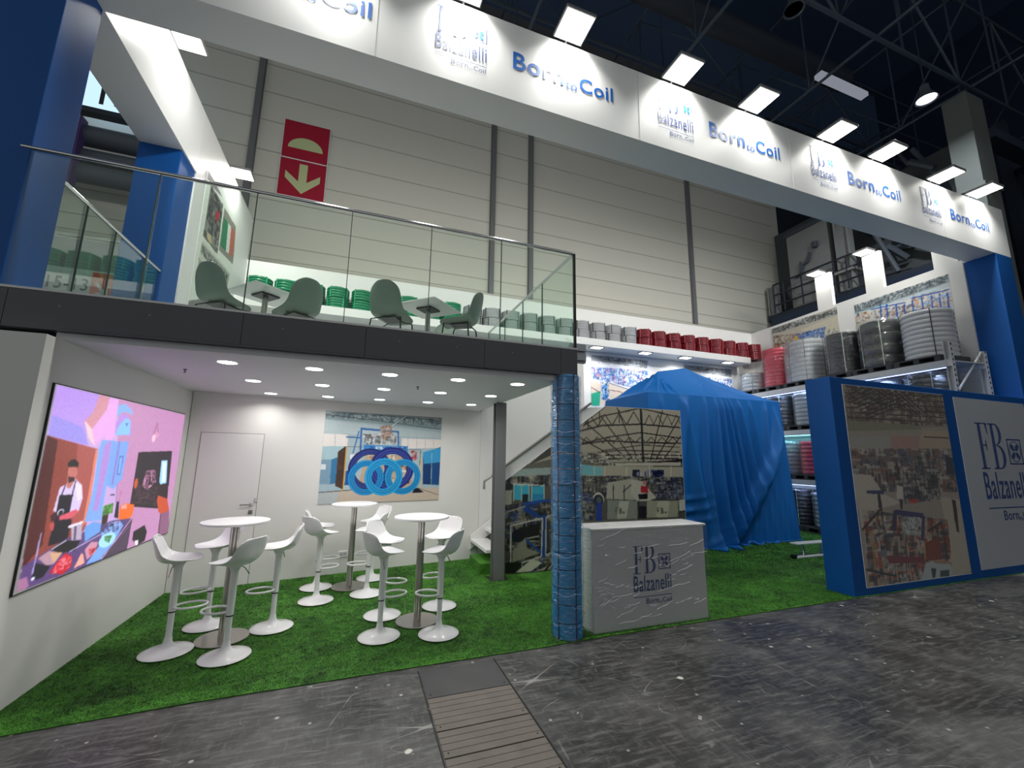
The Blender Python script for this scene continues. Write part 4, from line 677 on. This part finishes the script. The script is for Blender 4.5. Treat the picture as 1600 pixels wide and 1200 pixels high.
# staircase behind mural wall
t = thing('staircase', 'white staircase rising to the right behind the factory mural', 'staircase', (2.1, 6.5, 0))
for i in range(11): mesh('tread', B(-.14+.26*i, .16+.26*i, 0, .95, .30+.18*i, .345+.18*i), 'wallp', t)
mesh('stringer', G().prism([(-.14, .17), (2.9, 2.27), (2.9, 2.5), (-.14, .4)], lambda a, b_, d: (a, d, b_), .95, 1.0), 'wallp', t)
o = mesh('turf_step', G().box(1.86, 2.9, 6.46, 7.1, .003, .17), 'turf', bevel=.01); tag(o, 'green turf-covered first step at the foot of the staircase', 'step')
zt = lambda x: 1.383+.69*(x-2.2)
o = mesh('stair_parapet', G().prism([(2.2, 1.385), (4.0, zt(4.0)), (4.0, zt(4.0)+.02), (3.66, 2.62), (2.2, 1.62)], lambda a, b_, d: (a, d, b_), 6.39, 6.44), 'wallp'); tag(o, 'white sloping stair parapet above the mural', 'parapet')
hr = thing('stair_handrail', 'sloping brushed steel stair handrail left of and above the factory mural', 'handrail', (1.87, 6.38, 1.385))
mesh('rail', G().tube([(-.0, 0, -.12), (-.0, 0, 0), (.14, 0, .1), (1.9, 0, 1.315)], .02, 8), 'steel', hr, True)
struct(mesh('wall_stairs', G().box(2.12, 3.95, 7.54, 7.62, 0, 4.0).box(3.95, 4.3, 7.54, 7.62, 2.6, 4.0), 'wallp'))
struct(mesh('trim_stair_landing', G().box(3.9, 4.55, 7.5, 7.66, 2.565, 2.605), 'steel'))
o = mesh('cable_bracket', G().box(0, .2, 0, .05, 0, .22).box(.02, .18, -.04, 0, .02, .08).box(.02, .18, -.04, 0, .13, .19), P('bracket_grey', '9a9ca4', .3, metal=.6), loc=(2.2, 4.15, 2.83)); tag(o, 'small metal junction bracket at the right corner of the deck edge', 'bracket')
# mural wall
mw = thing('mural_wall', 'large wall mural photograph of a factory hall full of machines, behind the counter', 'mural', (2.2, 6.36, 0))
xd = (2.66-1.383)/.69
mesh('panel', G().prism([(0, 0.01), (3.48, .01), (3.48, 2.665), (xd, 2.665), (0, 1.383)], lambda a, b_, d: (a, d, b_), .0, .03), 'wallp', mw)
picture('printed_image', PICS['mural'], (0, -.004, .01), (1, 0, 0), 3.47, 2.69, 400, 310, 'print', mw, top=lambda a: min(2.65, 1.378+.69*3.47*a)/2.69)
# blue display wall on the right
dw = thing('display_wall', 'thick blue display wall with a factory picture and a white logo panel, right', 'display wall', (6.2, 4.0, 0))
mesh('frame', G().prism([(0, 0), (.13, 0), (.0, 2.97), (-.0, 2.97)], lambda a, b_, d: (a, d, b_), 0, .001) if False else B(.06, 5.35, 0, .36, 0, 2.955), 'blue', dw, bevel=.008)
mesh('picture_board', B(.305, 2.735, -.004, .002, .10, 2.86), 'white', dw)
picture('factory_picture', PICS['panelpic'], (.31, -.008, .11), (1, 0, 0), 2.42, 2.745, 300, 340, 'printg', dw, glare_wash=.2)  # reflected haze is mixed into the print's colours
lp = mesh('logo_panel', B(3.02, 5.2, -.008, .002, .13, 2.84), P('logo_panel_white', 'b9bcc4', .12), dw)
logo(lp, 3.5, -.012, .83, 1.33, ('logod', 'logod', 'logod'))
# aluminium step stool behind it
t = thing('step_stool', 'small white folding step lying on the turf beside the blue display wall', 'step', (7.72, 5.86, .01))
mesh('top_tread', G().box(0, .9, -.05, .12, .22, .25), 'whitem', t, bevel=.01); mesh('foot_rail', B(-.1, .8, -.1, .02, 0, .035), 'whitem', t, bevel=.008); mesh('leg', G().tube([(.14, -.04, .02), (.22, .03, .23)], .018, 8).tube([(.6, -.04, .02), (.68, .03, .23)], .018, 8), 'chrome', t, True); mesh('wheel', G().tube([(-.12, -.08, .04), (-.12, -.0, .04)], .035, 12), 'black', t, True)
# ------------------------------------------------------------------ bar stools and tables
def shell_pts(prof, nu=13):
    """prof: (x, z, half width, curl up, curl forward) from front lip to top of the back"""
    rows = []
    for x, z, hw_, cu, cf in prof:
        r = []
        for j in range(nu):
            u = -1+2*j/(nu-1); a = abs(u)**2.4; r.append((x+cf*a, u*hw_*(1-.04*u*u), z+cu*a))
        rows.append(r)
    return rows
def make_stool():
    t = thing('bar_stool', '', 'bar stool', (0, 0, 0), 0, 'white bar stools around the high tables')
    prof = [(.185, .782, .12, .002, -.03), (.175, .794, .155, .006, -.015), (.12, .79, .18, .014, 0), (.04, .776, .195, .03, 0), (-.05, .766, .20, .05, .005), (-.115, .774, .20, .075, .02), (-.15, .805, .20, .07, .035), (-.168, .86, .197, .03, .05), (-.182, .92, .196, .0, .045), (-.196, .975, .186, -.006, .04), (-.203, 1.0, .162, -.02, .035), (-.205, 1.006, .12, -.02, .03)]
    s = mesh('seat', G().grid(shell_pts(prof)), 'white', t, True, angle=80); md = s.modifiers.new('thick', 'SOLIDIFY'); md.thickness = .012; md.offset = -1
    sb = s.modifiers.new('sub', 'SUBSURF'); sb.levels = 1; sb.render_levels = 1
    mesh('column', G().lathe([(.0, .752), (.06, .756), (.045, .735), (.031, .70), (.029, .34), (.029, .335)], 20).lathe([(.025, .34), (.025, .10)], 20), 'whitem', t, True)
    mesh('seam_ring', G().lathe([(.0305, .332), (.0305, .342), (.026, .342)], 20, close=False), 'black', t)
    mesh('base', G().lathe([(0, .002), (.195, .002), (.2, .006), (.196, .012), (.15, .024), (.08, .042), (.045, .062), (.033, .09), (.027, .13)], 36, (0, 0, .004), close=False), 'whitem', t, True, angle=70)
    n = 22; pts = [(.135+.125*cos(2*pi*i/n), .1*sin(2*pi*i/n), .372) for i in range(n)]
    mesh('footrest_ring', G().tube(pts, .0105, 8, True).tube([(.0, 0, .375), (.03, 0, .375)], .014, 8), 'whitem', t, True)
    mesh('lever', G().tube([(-.02, -.03, .75), (-.04, -.07, .72), (-.05, -.12, .655)], .005, 6), 'chrome', t, True)
    return t
def make_table():
    t = thing('bar_table', '', 'bar table', (0, 0, 0), 0, 'round white high tables')
    mesh('tabletop', G().lathe([(0, 1.058), (.28, 1.058), (.298, 1.064), (.3, 1.072), (.298, 1.082), (.29, 1.084), (0, 1.084)], 48), 'tabletop', t, True)
    mesh('column', G().lathe([(.039, .012), (.039, 1.058)], 24), 'steel', t, True)
    mesh('base', G().lathe([(0, .004), (.222, .004), (.225, .008), (.222, .014), (0, .016)], 40), 'steel', t, True); return t
T0 = make_table(); ZS = .012
tabs = [((-1.085, 5.04), 'round white bar table nearest the video screen'), ((.02, 6.41), 'round white bar table at the rear, under the coil picture'), ((.73, 4.92), 'round white bar table on the right, nearest the steel post')]
for k, (p, lab) in enumerate(tabs):
    if k == 0: T0.location = (*p, ZS); T0['label'] = lab
    else: dup(T0, (*p, ZS), 0, lab)
stools = [(-1.463, 4.86, 12, 'white bar stool nearest the video screen, farthest left'), (-.955, 4.60, 152, 'white bar stool in front of the left table, its grey back towards the aisle'),
 (-1.326, 5.44, 215, 'white bar stool behind the left table, facing the aisle'), (-.693, 5.185, 186, 'white bar stool on the right side of the left table, in profile'),
 (-.345, 5.92, 38, 'white bar stool in front left of the rear table, its back turned'), (-.39, 6.48, 4, 'white bar stool against the back wall left of the rear table, mostly hidden'),
 (.326, 4.62, 22, 'white bar stool front left of the right table, nearest the aisle'), (.386, 5.19, -32, 'white bar stool rear left of the right table, seat facing forward'),
 (.887, 4.51, 146, 'white bar stool front right of the right table, its back turned'), (1.035, 5.29, 214, 'white bar stool rear right of the right table, facing the aisle'),
 (.234, 6.01, 165, 'white bar stool front right of the rear table, half hidden by others'), (.31, 6.72, 207, 'white bar stool rear right of the rear table, against the back wall')]
S0 = make_stool()
for k, (x, y, a, lab) in enumerate(stools):
    if k == 0: S0.location = (x, y, ZS); S0.rotation_euler = (0, 0, radians(a)); S0['label'] = lab
    else: dup(S0, (x, y, ZS), radians(a), lab)
# upper deck furniture
ZD = 2.948
def make_chair():
    t = thing('shell_chair', '', 'chair', (0, 0, ZD), 0, 'sage green shell chairs on the upper deck')
    prof = [(.24, .43, .16, .0, -.02), (.2, .45, .2, .01, 0), (.08, .445, .225, .02, 0), (-.06, .435, .23, .035, 0), (-.15, .45, .225, .05, .02), (-.2, .50, .215, .03, .05), (-.225, .58, .21, 0, .055), (-.245, .68, .205, 0, .05), (-.262, .76, .18, -.01, .045), (-.27, .81, .13, -.02, .03), (-.272, .825, .08, -.01, .02)]
    s = mesh('shell', G().grid(shell_pts(prof)), 'sage', t, True, angle=80); md = s.modifiers.new('thick', 'SOLIDIFY'); md.thickness = .01; sb = s.modifiers.new('sub', 'SUBSURF'); sb.levels = 1; sb.render_levels = 1
    for sx, sy in ((1, 1), (1, -1), (-1, 1), (-1, -1)):
        mesh('leg', G().tube([(sx*.1-.02, sy*.05, .422), (sx*.15, sy*.19, .40), (sx*.19, sy*.225, .0)], .009, 8), 'black', t, True)
    mesh('under_frame', G().box(-.13, .1, -.1, .1, .408, .425), 'black', t); return t
def make_dtable():
    t = thing('square_table', '', 'table', (0, 0, ZD), 0, 'square white tables on the upper deck')
    mesh('tabletop', B(-.31, .31, -.31, .31, .715, .737), 'tabletop', t, bevel=.004); mesh('mounting_plate', B(-.11, .11, -.11, .11, .695, .715), 'black', t)
    mesh('column', G().lathe([(.032, .01), (.032, .70)], 20), 'steel', t, True); mesh('base', B(-.2, .2, -.2, .2, 0, .01), 'steel', t); return t
D0 = make_dtable(); D0.location = (-1.19, 5.63, ZD); D0.rotation_euler = (0, 0, radians(42)); D0['label'] = 'square white table on the upper deck, left one'
dup(D0, (.745, 5.36, ZD), radians(46), 'square white table on the upper deck, right one')
C0_ = make_chair()
for k, (x, y, a, lab) in enumerate(((-1.52, 5.30, 58, 'sage green shell chair left of the left table on the upper deck'), (-.80, 5.36, 128, 'sage green shell chair right of the left table on the upper deck'),
   (.28, 5.08, 58, 'sage green shell chair left of the right table on the upper deck'), (1.10, 4.98, 150, 'sage green shell chair right of the right table, nearest the glass corner'))):
    if k == 0: C0_.location = (x, y, ZD); C0_.rotation_euler = (0, 0, radians(a)); C0_['label'] = lab
    else: dup(C0_, (x, y, ZD), radians(a), lab)
dup(C0_, (.98, 5.95, ZD), radians(230), 'sage green shell chair behind the right table on the upper deck, mostly hidden')

# ------------------------------------------------------------------ counter wrapped in film
t = thing('reception_counter', 'white reception counter with navy logo, wrapped in clear stretch film', 'counter', (2.36, 4.02, .006))
mesh('body', B(.015, 1.48, .012, .36, 0, 1.0), P('counter_white', 'd4d4d6', .45), t, bevel=.004); mesh('top', B(-.01, 1.50, -.012, .375, 1.0, 1.022), 'white', t, bevel=.004)
logo(t, .50, .005, .225, .49, ('logo', 'logo', 'logo'))
rs = random.Random(4); g = G(); nx_, nz_ = 60, 44
def wrap_y(u, v): return -.003-.004*abs(sin(u*9+v*25+sin(v*7)*2))*(.3+.7*v)-.003*abs(sin(v*60+u*14+3*sin(u*5)))
g.grid([[(-.014+1.518*i/nx_, -.013+wrap_y(i/nx_, j/nz_)*.8, .004+1.022*j/nz_) for i in range(nx_+1)] for j in range(nz_+1)])
g.grid([[(-.016+wrap_y(i/12, j/nz_)*.8, -.014+.392*i/12, .004+1.022*j/nz_) for i in range(13)] for j in range(nz_+1)])
g.grid([[(-.014+1.518*i/nx_, -.014+.392*j/14, 1.0245-.5*wrap_y(i/nx_, j/14)) for i in range(nx_+1)] for j in range(15)])
mesh('stretch_film', g, 'filmc', t, True, angle=180)
# crease ridges; their glints are put in as a near-white colour
cr = G()
def crease(x0, z0, l, a, y=-.022):
    n = 6; pts = [(x0+l*i/n, y+rs.uniform(-.001, .001), z0+l*i/n*a+.004*sin(i*1.3)) for i in range(n+1)]; cr.tube(pts, .0019, 5)
for _ in range(46):
    x0 = rs.uniform(.0, 1.3); z0 = rs.uniform(.08, .93); crease(x0, z0, rs.uniform(.05, .3)*min(1, (1.49-x0)/.3), rs.uniform(.05, .35))
for _ in range(16): crease(rs.uniform(.02, .15), rs.uniform(.25, .5), rs.uniform(.04, .14), rs.uniform(-.6, .9))
mesh('film_crease_glint', cr, P('crease_glint_white', 'e4e6ea', .15), t, True)['kind'] = 'stuff'

# ------------------------------------------------------------------ cable column : stacked coils, strapped and wrapped
t = thing('cable_column', 'tall column of stacked blue cable coils wrapped in shiny clear film, under the deck corner', 'column', (2.11, 4.10, .006))
hs = [.135, .15, .14, .15, .145, .15, .155, .14, .15, .15, .145, .15, .16, .15, .15, .145]; z = .0; rs = random.Random(9); k = 0; TOT = 2.64
s_ = TOT/sum(hs)
for h in hs:
    h *= s_; n = 9; R = .148+rs.uniform(-.003, .003); prof = [(.0, .004)]
    for i in range(n):
        for q in (0, .25, .5, .75): prof.append((R-.004*abs(cos(pi*(q))) , .006+(h-.012)*(i+q)/n))
    prof += [(R-.004, h-.005), (.0, h-.004)]
    ox, oy = rs.uniform(-.004, .004), rs.uniform(-.004, .004)
    c_ = mesh('cable_coil', G().lathe(prof, 36), 'cblue', t, True, angle=60, loc=(ox, oy, z))
    for a in (pi*1.15, pi*1.55, pi*1.93, pi*.4, pi*.75):
        ca, sa = cos(a), sin(a); g = G().obox(((R-.006)*ca-sa*-.006, (R-.006)*sa+ca*-.006, .0), (-sa*.012, ca*.012, 0), (ca*.009, sa*.009, 0), (0, 0, h)); mesh('strap', g, 'strapnavy', c_)
    z += h
rows_ = []; nz_ = 150; na = 72
for j in range(nz_+1):
    zz = TOT*j/nz_; r_ = []
    for i in range(na):
        a = 2*pi*i/na
        rad = .162+.006*sin(zz*31+2*sin(a*3))*sin(a*5+zz*9)+.0035*sin(zz*83+a*7)+.004*abs(sin(a*8+zz*4))
        if j == 0: rad += .012*abs(sin(a*3))
        r_.append((rad*cos(a), rad*sin(a), zz))
    rows_.append(r_)
mesh('stretch_film', G().grid(rows_, wrap=True), 'filmcol', t, True, angle=180)
g = G(); rs = random.Random(2)
for i in range(40):
    zz = rs.uniform(.05, 2.58); a0 = rs.uniform(pi*1.0, pi*2.0); l = rs.uniform(.15, .7); tl = rs.uniform(-.03, .03)
    g.tube([(.171*cos(a0+l*q/6), .171*sin(a0+l*q/6), min(2.6, zz+tl*q/6+.006*sin(q*2+i))) for q in range(7)], .0009, 4)
for zz in (.42, .78, 1.5, 1.9, 2.02): g.tube([(.169*cos(pi*1.02+pi*q/14), .169*sin(pi*1.02+pi*q/14), zz+.012*sin(q*1.1)) for q in range(14)], .0011, 4)
mesh('film_crease_glint', g, P('crease_glint_bright', 'b4d4ee', .12), t, True)['kind'] = 'stuff'  # film creases, their pale colour standing in for sparkling highlights

# ------------------------------------------------------------------ draped machine
def gauss(x, w): return math.exp(-(x/w)**2)
t = thing('draped_machine', 'tall machine completely covered by a royal blue cloth falling in folds to the turf', 'draped machine', (7.6, 7.9, .006))
X0, X1, YF, YB = -1.96, 1.83, -.68, .95
folds = [(-1.1, -.75, .09, .05, .10), (-.45, -.62, .05, .045, .12), (-.15, -.3, .045, .06, .16), (.02, .02, .035, .05, .15), (.14, .22, .03, .045, .12), (.26, .42, .03, .05, .13), (.5, .75, .06, .05, .12), (.85, .95, .06, .035, .1), (1.35, 1.0, .07, .05, .12), (1.62, 1.5, .05, .05, .1), (-1.65, -1.6, .08, .03, .07), (-.95, -1.5, .10, .04, .09)]
def front(u, v):
    """u 0..1 across, v 0 top .. 1 floor"""
    x = X0+(X1-X0)*u; z = 3.14*(1-v)
    flare = .10*v+.05*v*v; xx = x+(x-(-.06))*.045*v
    d = 0; xs_w = X1-.2-2.0*max(0, v-.06)**1.9; fade = min(1, max(0, (xs_w-x)/.35+.2))
    for xt, xb, w_, a0, a1 in folds:
        xc = xt+(xb-xt)*v+.12*sin(pi*v)*(1 if xb > xt else -1)*.4; d += 1.7*(a0*.6+(a1-a0*.6)*v**.7)*gauss(x-xc, w_*(.8+.9*v))*min(1, v*14)*fade
    # big swag from the upper right corner down to the lower left of centre
    for off, amp, wd in ((.05, .13, .10), (.27, .09, .07), (.47, .07, .07), (.66, .05, .06)):
        vc = v; xc = X1-.14-(2.1+off*.6)*max(0, vc-.06)**1.9-off*.6*vc; d += amp*gauss(x-xc, wd*(1+.7*v))*min(1, max(0, v-.04)*3)*min(1, (X1-x)*4)
    # shallow catenary creases lower left
    for zc, amp in ((.95, .035), (.72, .045), (.5, .04)):
        zz = zc+.35*(x+1.2)**2; d += amp*gauss(z-zz, .055)*gauss(x+1.2, .55)
    d += .004*sin(x*23+z*3)*v+.003*sin(x*41-z*7)*v
    return (xx, YF-flare-d, z)
nu, nv = 230, 120; rows_ = []
for j in range(nv+1):
    v = j/nv; r_ = [front(i/nu, v) for i in range(nu+1)]; rows_.append(r_)
# puddled hem
for k, (out_, zz) in enumerate(((.03, .012), (.09, .05), (.15, .045), (.2, .012), (.17, .004))):
    r_ = []
    for i in range(nu+1):
        x, y, z = rows_[nv][i]; w_ = .25+.75*max(gauss(x+.55, .55), gauss(x-.35, .35)*.9, gauss(x-1.0, .2)*.5); q = .7+.5*sin(x*14)+.3*sin(x*31+1)
        r_.append((x, y-out_*w_*max(.2, q), max(.004, zz*w_*(1+.8*sin(x*17+k)))))
    rows_.append(r_)
g = G().grid(rows_)
# sides and back (right side leans out and folds)
def side(xs_, sgn):
    rws = []
    for j in range(61):
        v = j/60; z = 3.14*(1-v); r_ = []
        for i in range(41):
            u = i/40; y = YF+(YB-YF)*u; fx, fy, fz = front(1 if sgn > 0 else 0, v)
            d = (.02+.05*v)*(.5+.5*sin(u*20+2*sin(v*3)))*min(1, v*4)*min(1, u*8); bx = fx+sgn*d; yy = fy+(YB+.1*v-fy)*u
            r_.append((bx, yy, max(.004, z)))
        rws.append(r_)
    return rws
g.grid(side(X1, 1)); g.grid(side(X0, -1))
g.grid([[(X0+(X1-X0)*i/20*1.0, YB+.1*j/10, 3.14*(1-j/10)+.004) for i in range(21)] for j in range(11)])
# top : tent over the ridge
def topz(x, y):
    # ridge from (-.95,.1) to (-.2,.1), height 3.95
    px_ = min(max(x, -1.05), -.22); hgt = 3.80+(px_+1.05)/.83*.15
    dx = x-px_; dy = y-.10
    ext = (X1-px_) if dx > 0 else (px_-X0); q = max(abs(dx)/max(ext, .1), abs(dy)/((.10-YF) if dy < 0 else (YB-.10)))
    q = min(1, q); z = 3.14+(hgt-3.14)*((1-q)**1.0*.62+.38*(1-q)**2.4)
    a = atan2(dy, dx); z += (.11*(1-abs(sin(a*6.5+1.6*sin(a*3))))**3+.05*(1-abs(sin(a*15+1.1*sin(a*5))))**2-.03)*sin(pi*min(1, q)); return z
nx_, ny_ = 150, 100
# front fascia of the tent shares the front top edge
g.grid([[(lambda u, w: (lambda x, y: (x, y if w > 0 else front(u, 0)[1], topz(x, y) if w > 0 else 3.14))(X0+(X1-X0)*u, YF+(YB-YF)*w))(i/nx_, j/ny_) for i in range(nx_+1)] for j in range(ny_+1)])
mesh('cloth', g, 'drape', t, True, angle=180)
mesh('machine_frame', G().box(X0+.15, X1-.15, YF+.15, YB-.1, 0, 2.95).box(-1.0, -.25, 0, .2, 2.95, 3.6), 'hsteel', t)

# ------------------------------------------------------------------ coils on the long shelf
def torus_coil(R, r_in, h, n, seg=28):
    prof = [(r_in, .004)]; hh = h/n
    for i in range(n):
        for a in (-80, -45, 0, 45, 80):
            prof.append((R-hh*.32+hh*.32*cos(radians(a)), hh*(i+.5)+hh*.5*sin(radians(a))))
    prof += [(r_in, h-.004), (r_in, .004)]
    return G().lathe(prof, seg, close=False)
def straps(R, r_in, h, angs, w=.018):
    g = G()
    for a in angs:
        ca, sa = cos(a), sin(a)
        for rr0, z0, dr_, dz in ((R-.004, 0, .009, h), (r_in, h-.002, R-r_in+.004, .005)):
            g.obox((rr0*ca+sa*w/2, rr0*sa-ca*w/2, z0), (-sa*w, ca*w, 0), (ca*dr_, sa*dr_, 0), (0, 0, dz))
    return g
def shelf_coils(xs_, cm, sm, cname, desc, n, angs, sh_desc):
    proto = None
    for k, x in enumerate(xs_):
        for lev in (0, 1):
            lab = '%s coil on the long shelf, %s one of the %s %s pile' % (desc, 'lower' if lev == 0 else 'upper', ORD[k], sh_desc)
            jit = random.Random(k*7+lev+len(desc)); lx, ly = x+jit.uniform(-.012, .012), 9.635+jit.uniform(-.01, .01)
            if proto is None:
                proto = thing(cname, lab, 'cable coil', (lx, ly, 4.872), 0, '%s cable coils on the long shelf' % desc)
                mesh('winding', torus_coil(.235, .12, .24, n), cm, proto, True, angle=50); [mesh('strap', straps(.237, .12, .245, [a_]), sm, proto) for a_ in angs]
            else: dup(proto, (lx, ly, 4.872+.25*lev), jit.uniform(-.25, .25), lab)
A4 = [pi*(1.22+.5*i) for i in range(4)]; A6 = [pi*(1.18+.333*i) for i in range(6)]
shelf_coils([-2.17, -1.66, -1.15, -.65, -.14, .37, .88, 1.39, 1.88], 'cgreen', 'straplg', 'green_coil', 'green', 4, A4, 'green')
shelf_coils([2.42, 2.92, 3.41, 3.92, 4.42, 4.91, 5.42, 5.93, 6.43, 6.93], 'cgrey', 'strap', 'grey_coil', 'light grey', 5, A4, 'grey')
shelf_coils([7.43+.524*i for i in range(9)], 'cred', 'straplr', 'maroon_coil', 'maroon', 5, A6, 'maroon')

# ------------------------------------------------------------------ pallet rack with wrapped coils
rk = thing('pallet_rack', 'white steel pallet rack with lit shelf beams along the right wall', 'rack', tuple(onr(0, 0, 0)))
def rl(s, o_, z): return ru*s+rn*o_+Vector((0, 0, z))
for s in (.0, 3.04, 5.6):
    for o_ in (.12, 1.02):
        top_ = (4.05 if o_ > .5 else 3.9) if s != 3.04 else 3.66
        g = G().obox(rl(s, o_, 0), ru*.012, rn*.08, (0, 0, top_)).obox(rl(s+.09, o_, 0), ru*.012, rn*.08, (0, 0, top_)).obox(rl(s, o_, 0), ru*.1, rn*.01, (0, 0, top_))
        up = mesh('upright', g, 'rack', rk)
        hg = G()
        for i in range(int(top_/.1)): hg.obox(rl(s+.035, o_-.001, .06+i*.1), ru*.03, rn*.001, (0, 0, .04)).obox(rl(s+.1025, o_+.025, .06+i*.1), ru*.001, rn*.03, (0, 0, .04))
        mesh('slots', hg, 'gap', up)
    br = G()
    for i in range(4): a, b_ = ((.16, 1.06) if i % 2 == 0 else (1.06, .16)); br.tube([tuple(rl(s+.05, a, .3+i*.9)), tuple(rl(s+.05, b_, 1.2+i*.9))], .018, 6)
    mesh('bracing', br, 'rack', rk)
for z in (1.16, 2.42, 3.56):
    for o_ in (.14, 1.04):
        bm_ = mesh('beam', G().obox(rl(.1, o_, z), ru*5.6, rn*.05, (0, 0, .13)), 'rack', rk)
    mesh('shelf_deck', G().obox(rl(.12, .19, z+.09), ru*5.56, rn*.85, (0, 0, .02)), 'rack', rk)
    ls = mesh('light_strip', G().obox(rl(.15, 1.0, z-.012), ru*5.5, rn*.02, (0, 0, .010)), 'led' if z > 3 or z < 2 else 'ledcyan', rk)
    area('strip_light', rl(2.9, .98, z-.02), 5.3, LED_W, (.45, .6, 1) if z != 2.42 else (.3, .85, 1), (-.5, 0, -1), rk, .03).rotation_euler = Vector((.35, 0, -1)).to_track_quat('-Z', 'Y').to_euler()
for l_ in bpy.data.objects:
    if l_.name.startswith('strip_light'):
        zx = -Vector((.5, 0, -1)).normalized(); xx_ = ru.normalized(); yy_ = zx.cross(xx_).normalized(); xx_ = yy_.cross(zx)
        l_.rotation_euler = Matrix((xx_, yy_, zx)).transposed().to_euler()
def pallet(s, z, L=.82, lab=''):
    t = thing('pallet', lab, 'pallet', tuple(onr(s, .25, z)), 0, 'dark pallets in the rack')
    g = G().obox((0, 0, .10), ru*L, rn*.82, (0, 0, .028))
    for q in (0, L/2-.05, L-.1): g.obox(ru*q, ru*.1, rn*.82, (0, 0, .1))
    mesh('deck', g, 'pallet', t)
    mesh('runner', G().obox(rn*.0, ru*L, rn*.06, (0, 0, .02)).obox(rn*.76, ru*L, rn*.06, (0, 0, .02)), 'pallet', t); return t
def rcoil(s, z, R, h, n, mat, lab, wrap=1, smat='strap', r_in=None, angs=A6, block=False, o_=.64):
    t = thing('cable_coil_stack', lab, 'cable coil', tuple(onr(s, o_, z)), -.1)
    r_in = r_in or R*.45
    mesh('winding', torus_coil(R, r_in, h, n, 40), mat, t, True, angle=50)
    [mesh('strap', straps(R, r_in, h, [a_], .014), smat, t) for a_ in angs]
    if wrap:
        rows_ = []; na = 56; nz2 = 26
        for j in range(nz2+1):
            zz = h*1.012*j/nz2; r_ = []
            for i in range(na):
                a = 2*pi*i/na; rad = R+.012+.010*abs(sin(a*5+zz*3))+.006*sin(zz*37+a*4)
                if block: rad = R*1.0/max(abs(cos(a)), abs(sin(a)))**.55*1.02
                r_.append((rad*cos(a), rad*sin(a), zz))
            rows_.append(r_)
        rows_.append([(p[0]*.6, p[1]*.6, h*1.012+.006) for p in rows_[-1]])
        mesh('stretch_film', G().grid(rows_, wrap=True), 'filmh' if wrap == 2 else 'film', t, True, angle=180)
    return t
ZT = 3.69
for k, s in enumerate((.24, 1.08, 2.02, 3.02, 3.86, 4.72)): pallet(s, ZT, .8, 'dark grey pallet on the top rack level, %s from the corner' % ORD[k])
rcoil(.66, ZT+.13, .38, .52, 5, 'csilver', 'low silvery wrapped coil on the top rack level, right in the corner', 2)
rcoil(1.50, ZT+.13, .365, 1.1, 11, 'cpink', 'bright pink-red wrapped coil stack on the top rack level', 1, 'straplr')
rcoil(2.45, ZT+.13, .44, 1.08, 9, 'cpale', 'pale square-wrapped coil stack on the top rack level beside the pink-red one', 2, 'strap', block=True)
rcoil(3.44, ZT+.13, .385, 1.0, 10, 'cblack', 'black shiny wrapped coil stack on the top rack level', 1, 'strapl')
rcoil(4.27, ZT+.13, .40, 1.05, 4, 'cbig', 'dark grey-green wrapped coil of four thick layers on the top rack level', 1, 'strapl')
rcoil(5.14, ZT+.13, .41, .98, 10, 'chose', 'big white ribbed hose coil at the front end of the top rack level', 0, 'strap', angs=A4)
ZM = 2.55
for k, s in enumerate((.35, 1.15, 1.98, 3.75, 4.66)): pallet(s, ZM, .78, 'dark grey pallet on the second rack level, %s from the corner' % ORD[k])
rcoil(.72, ZM+.13, .36, .8, 7, 'csilver', 'silvery coil on the second rack level, in the corner', 1)
rcoil(1.52, ZM+.13, .365, .84, 8, 'cbig', 'grey wrapped coil on the second rack level just right of the blue cloth', 1, 'strapl')
rcoil(2.36, ZM+.13, .36, .84, 8, 'csilver', 'pale blue-grey wrapped coil on the second rack level beside the blue display wall', 1)
rcoil(4.16, ZM+.13, .37, .84, 6, 'csilver', 'pale wrapped coil on the second rack level seen above the blue display wall', 2)
rcoil(5.06, ZM+.13, .39, .84, 8, 'cbig', 'dark wrapped coil on the second rack level seen above the display wall, nearest the front', 1, 'strapl')
ZL = 1.29
for k, s in enumerate((.35, 1.2, 2.02)): pallet(s, ZL, .78, 'dark grey pallet on the third rack level, %s from the corner' % ORD[k])
rcoil(1.58, ZL+.13, .38, .86, 8, 'cpale', 'pale coil caged by dark straps on the third rack level', 2)
rcoil(2.42, ZL+.13, .37, .84, 8, 'cpink', 'bright red coil on the third rack level, half behind the blue display wall', 1, 'straplr')
rcoil(.74, ZL+.13, .36, .8, 7, 'csilver', 'silvery coil on the third rack level, in the corner behind the cloth', 1)
for k, s in enumerate((.5, 1.38, 2.24)): pallet(s, .01, .8, 'dark grey pallet on the turf under the rack, %s from the corner' % ORD[k])
rcoil(1.78, .14, .385, .88, 9, 'cplum', 'dark plum shiny hose coil at the bottom of the rack', 1, 'strapl')
rcoil(2.64, .14, .37, .84, 8, 'csilver', 'pale grey coil at the bottom of the rack beside the display wall', 1)
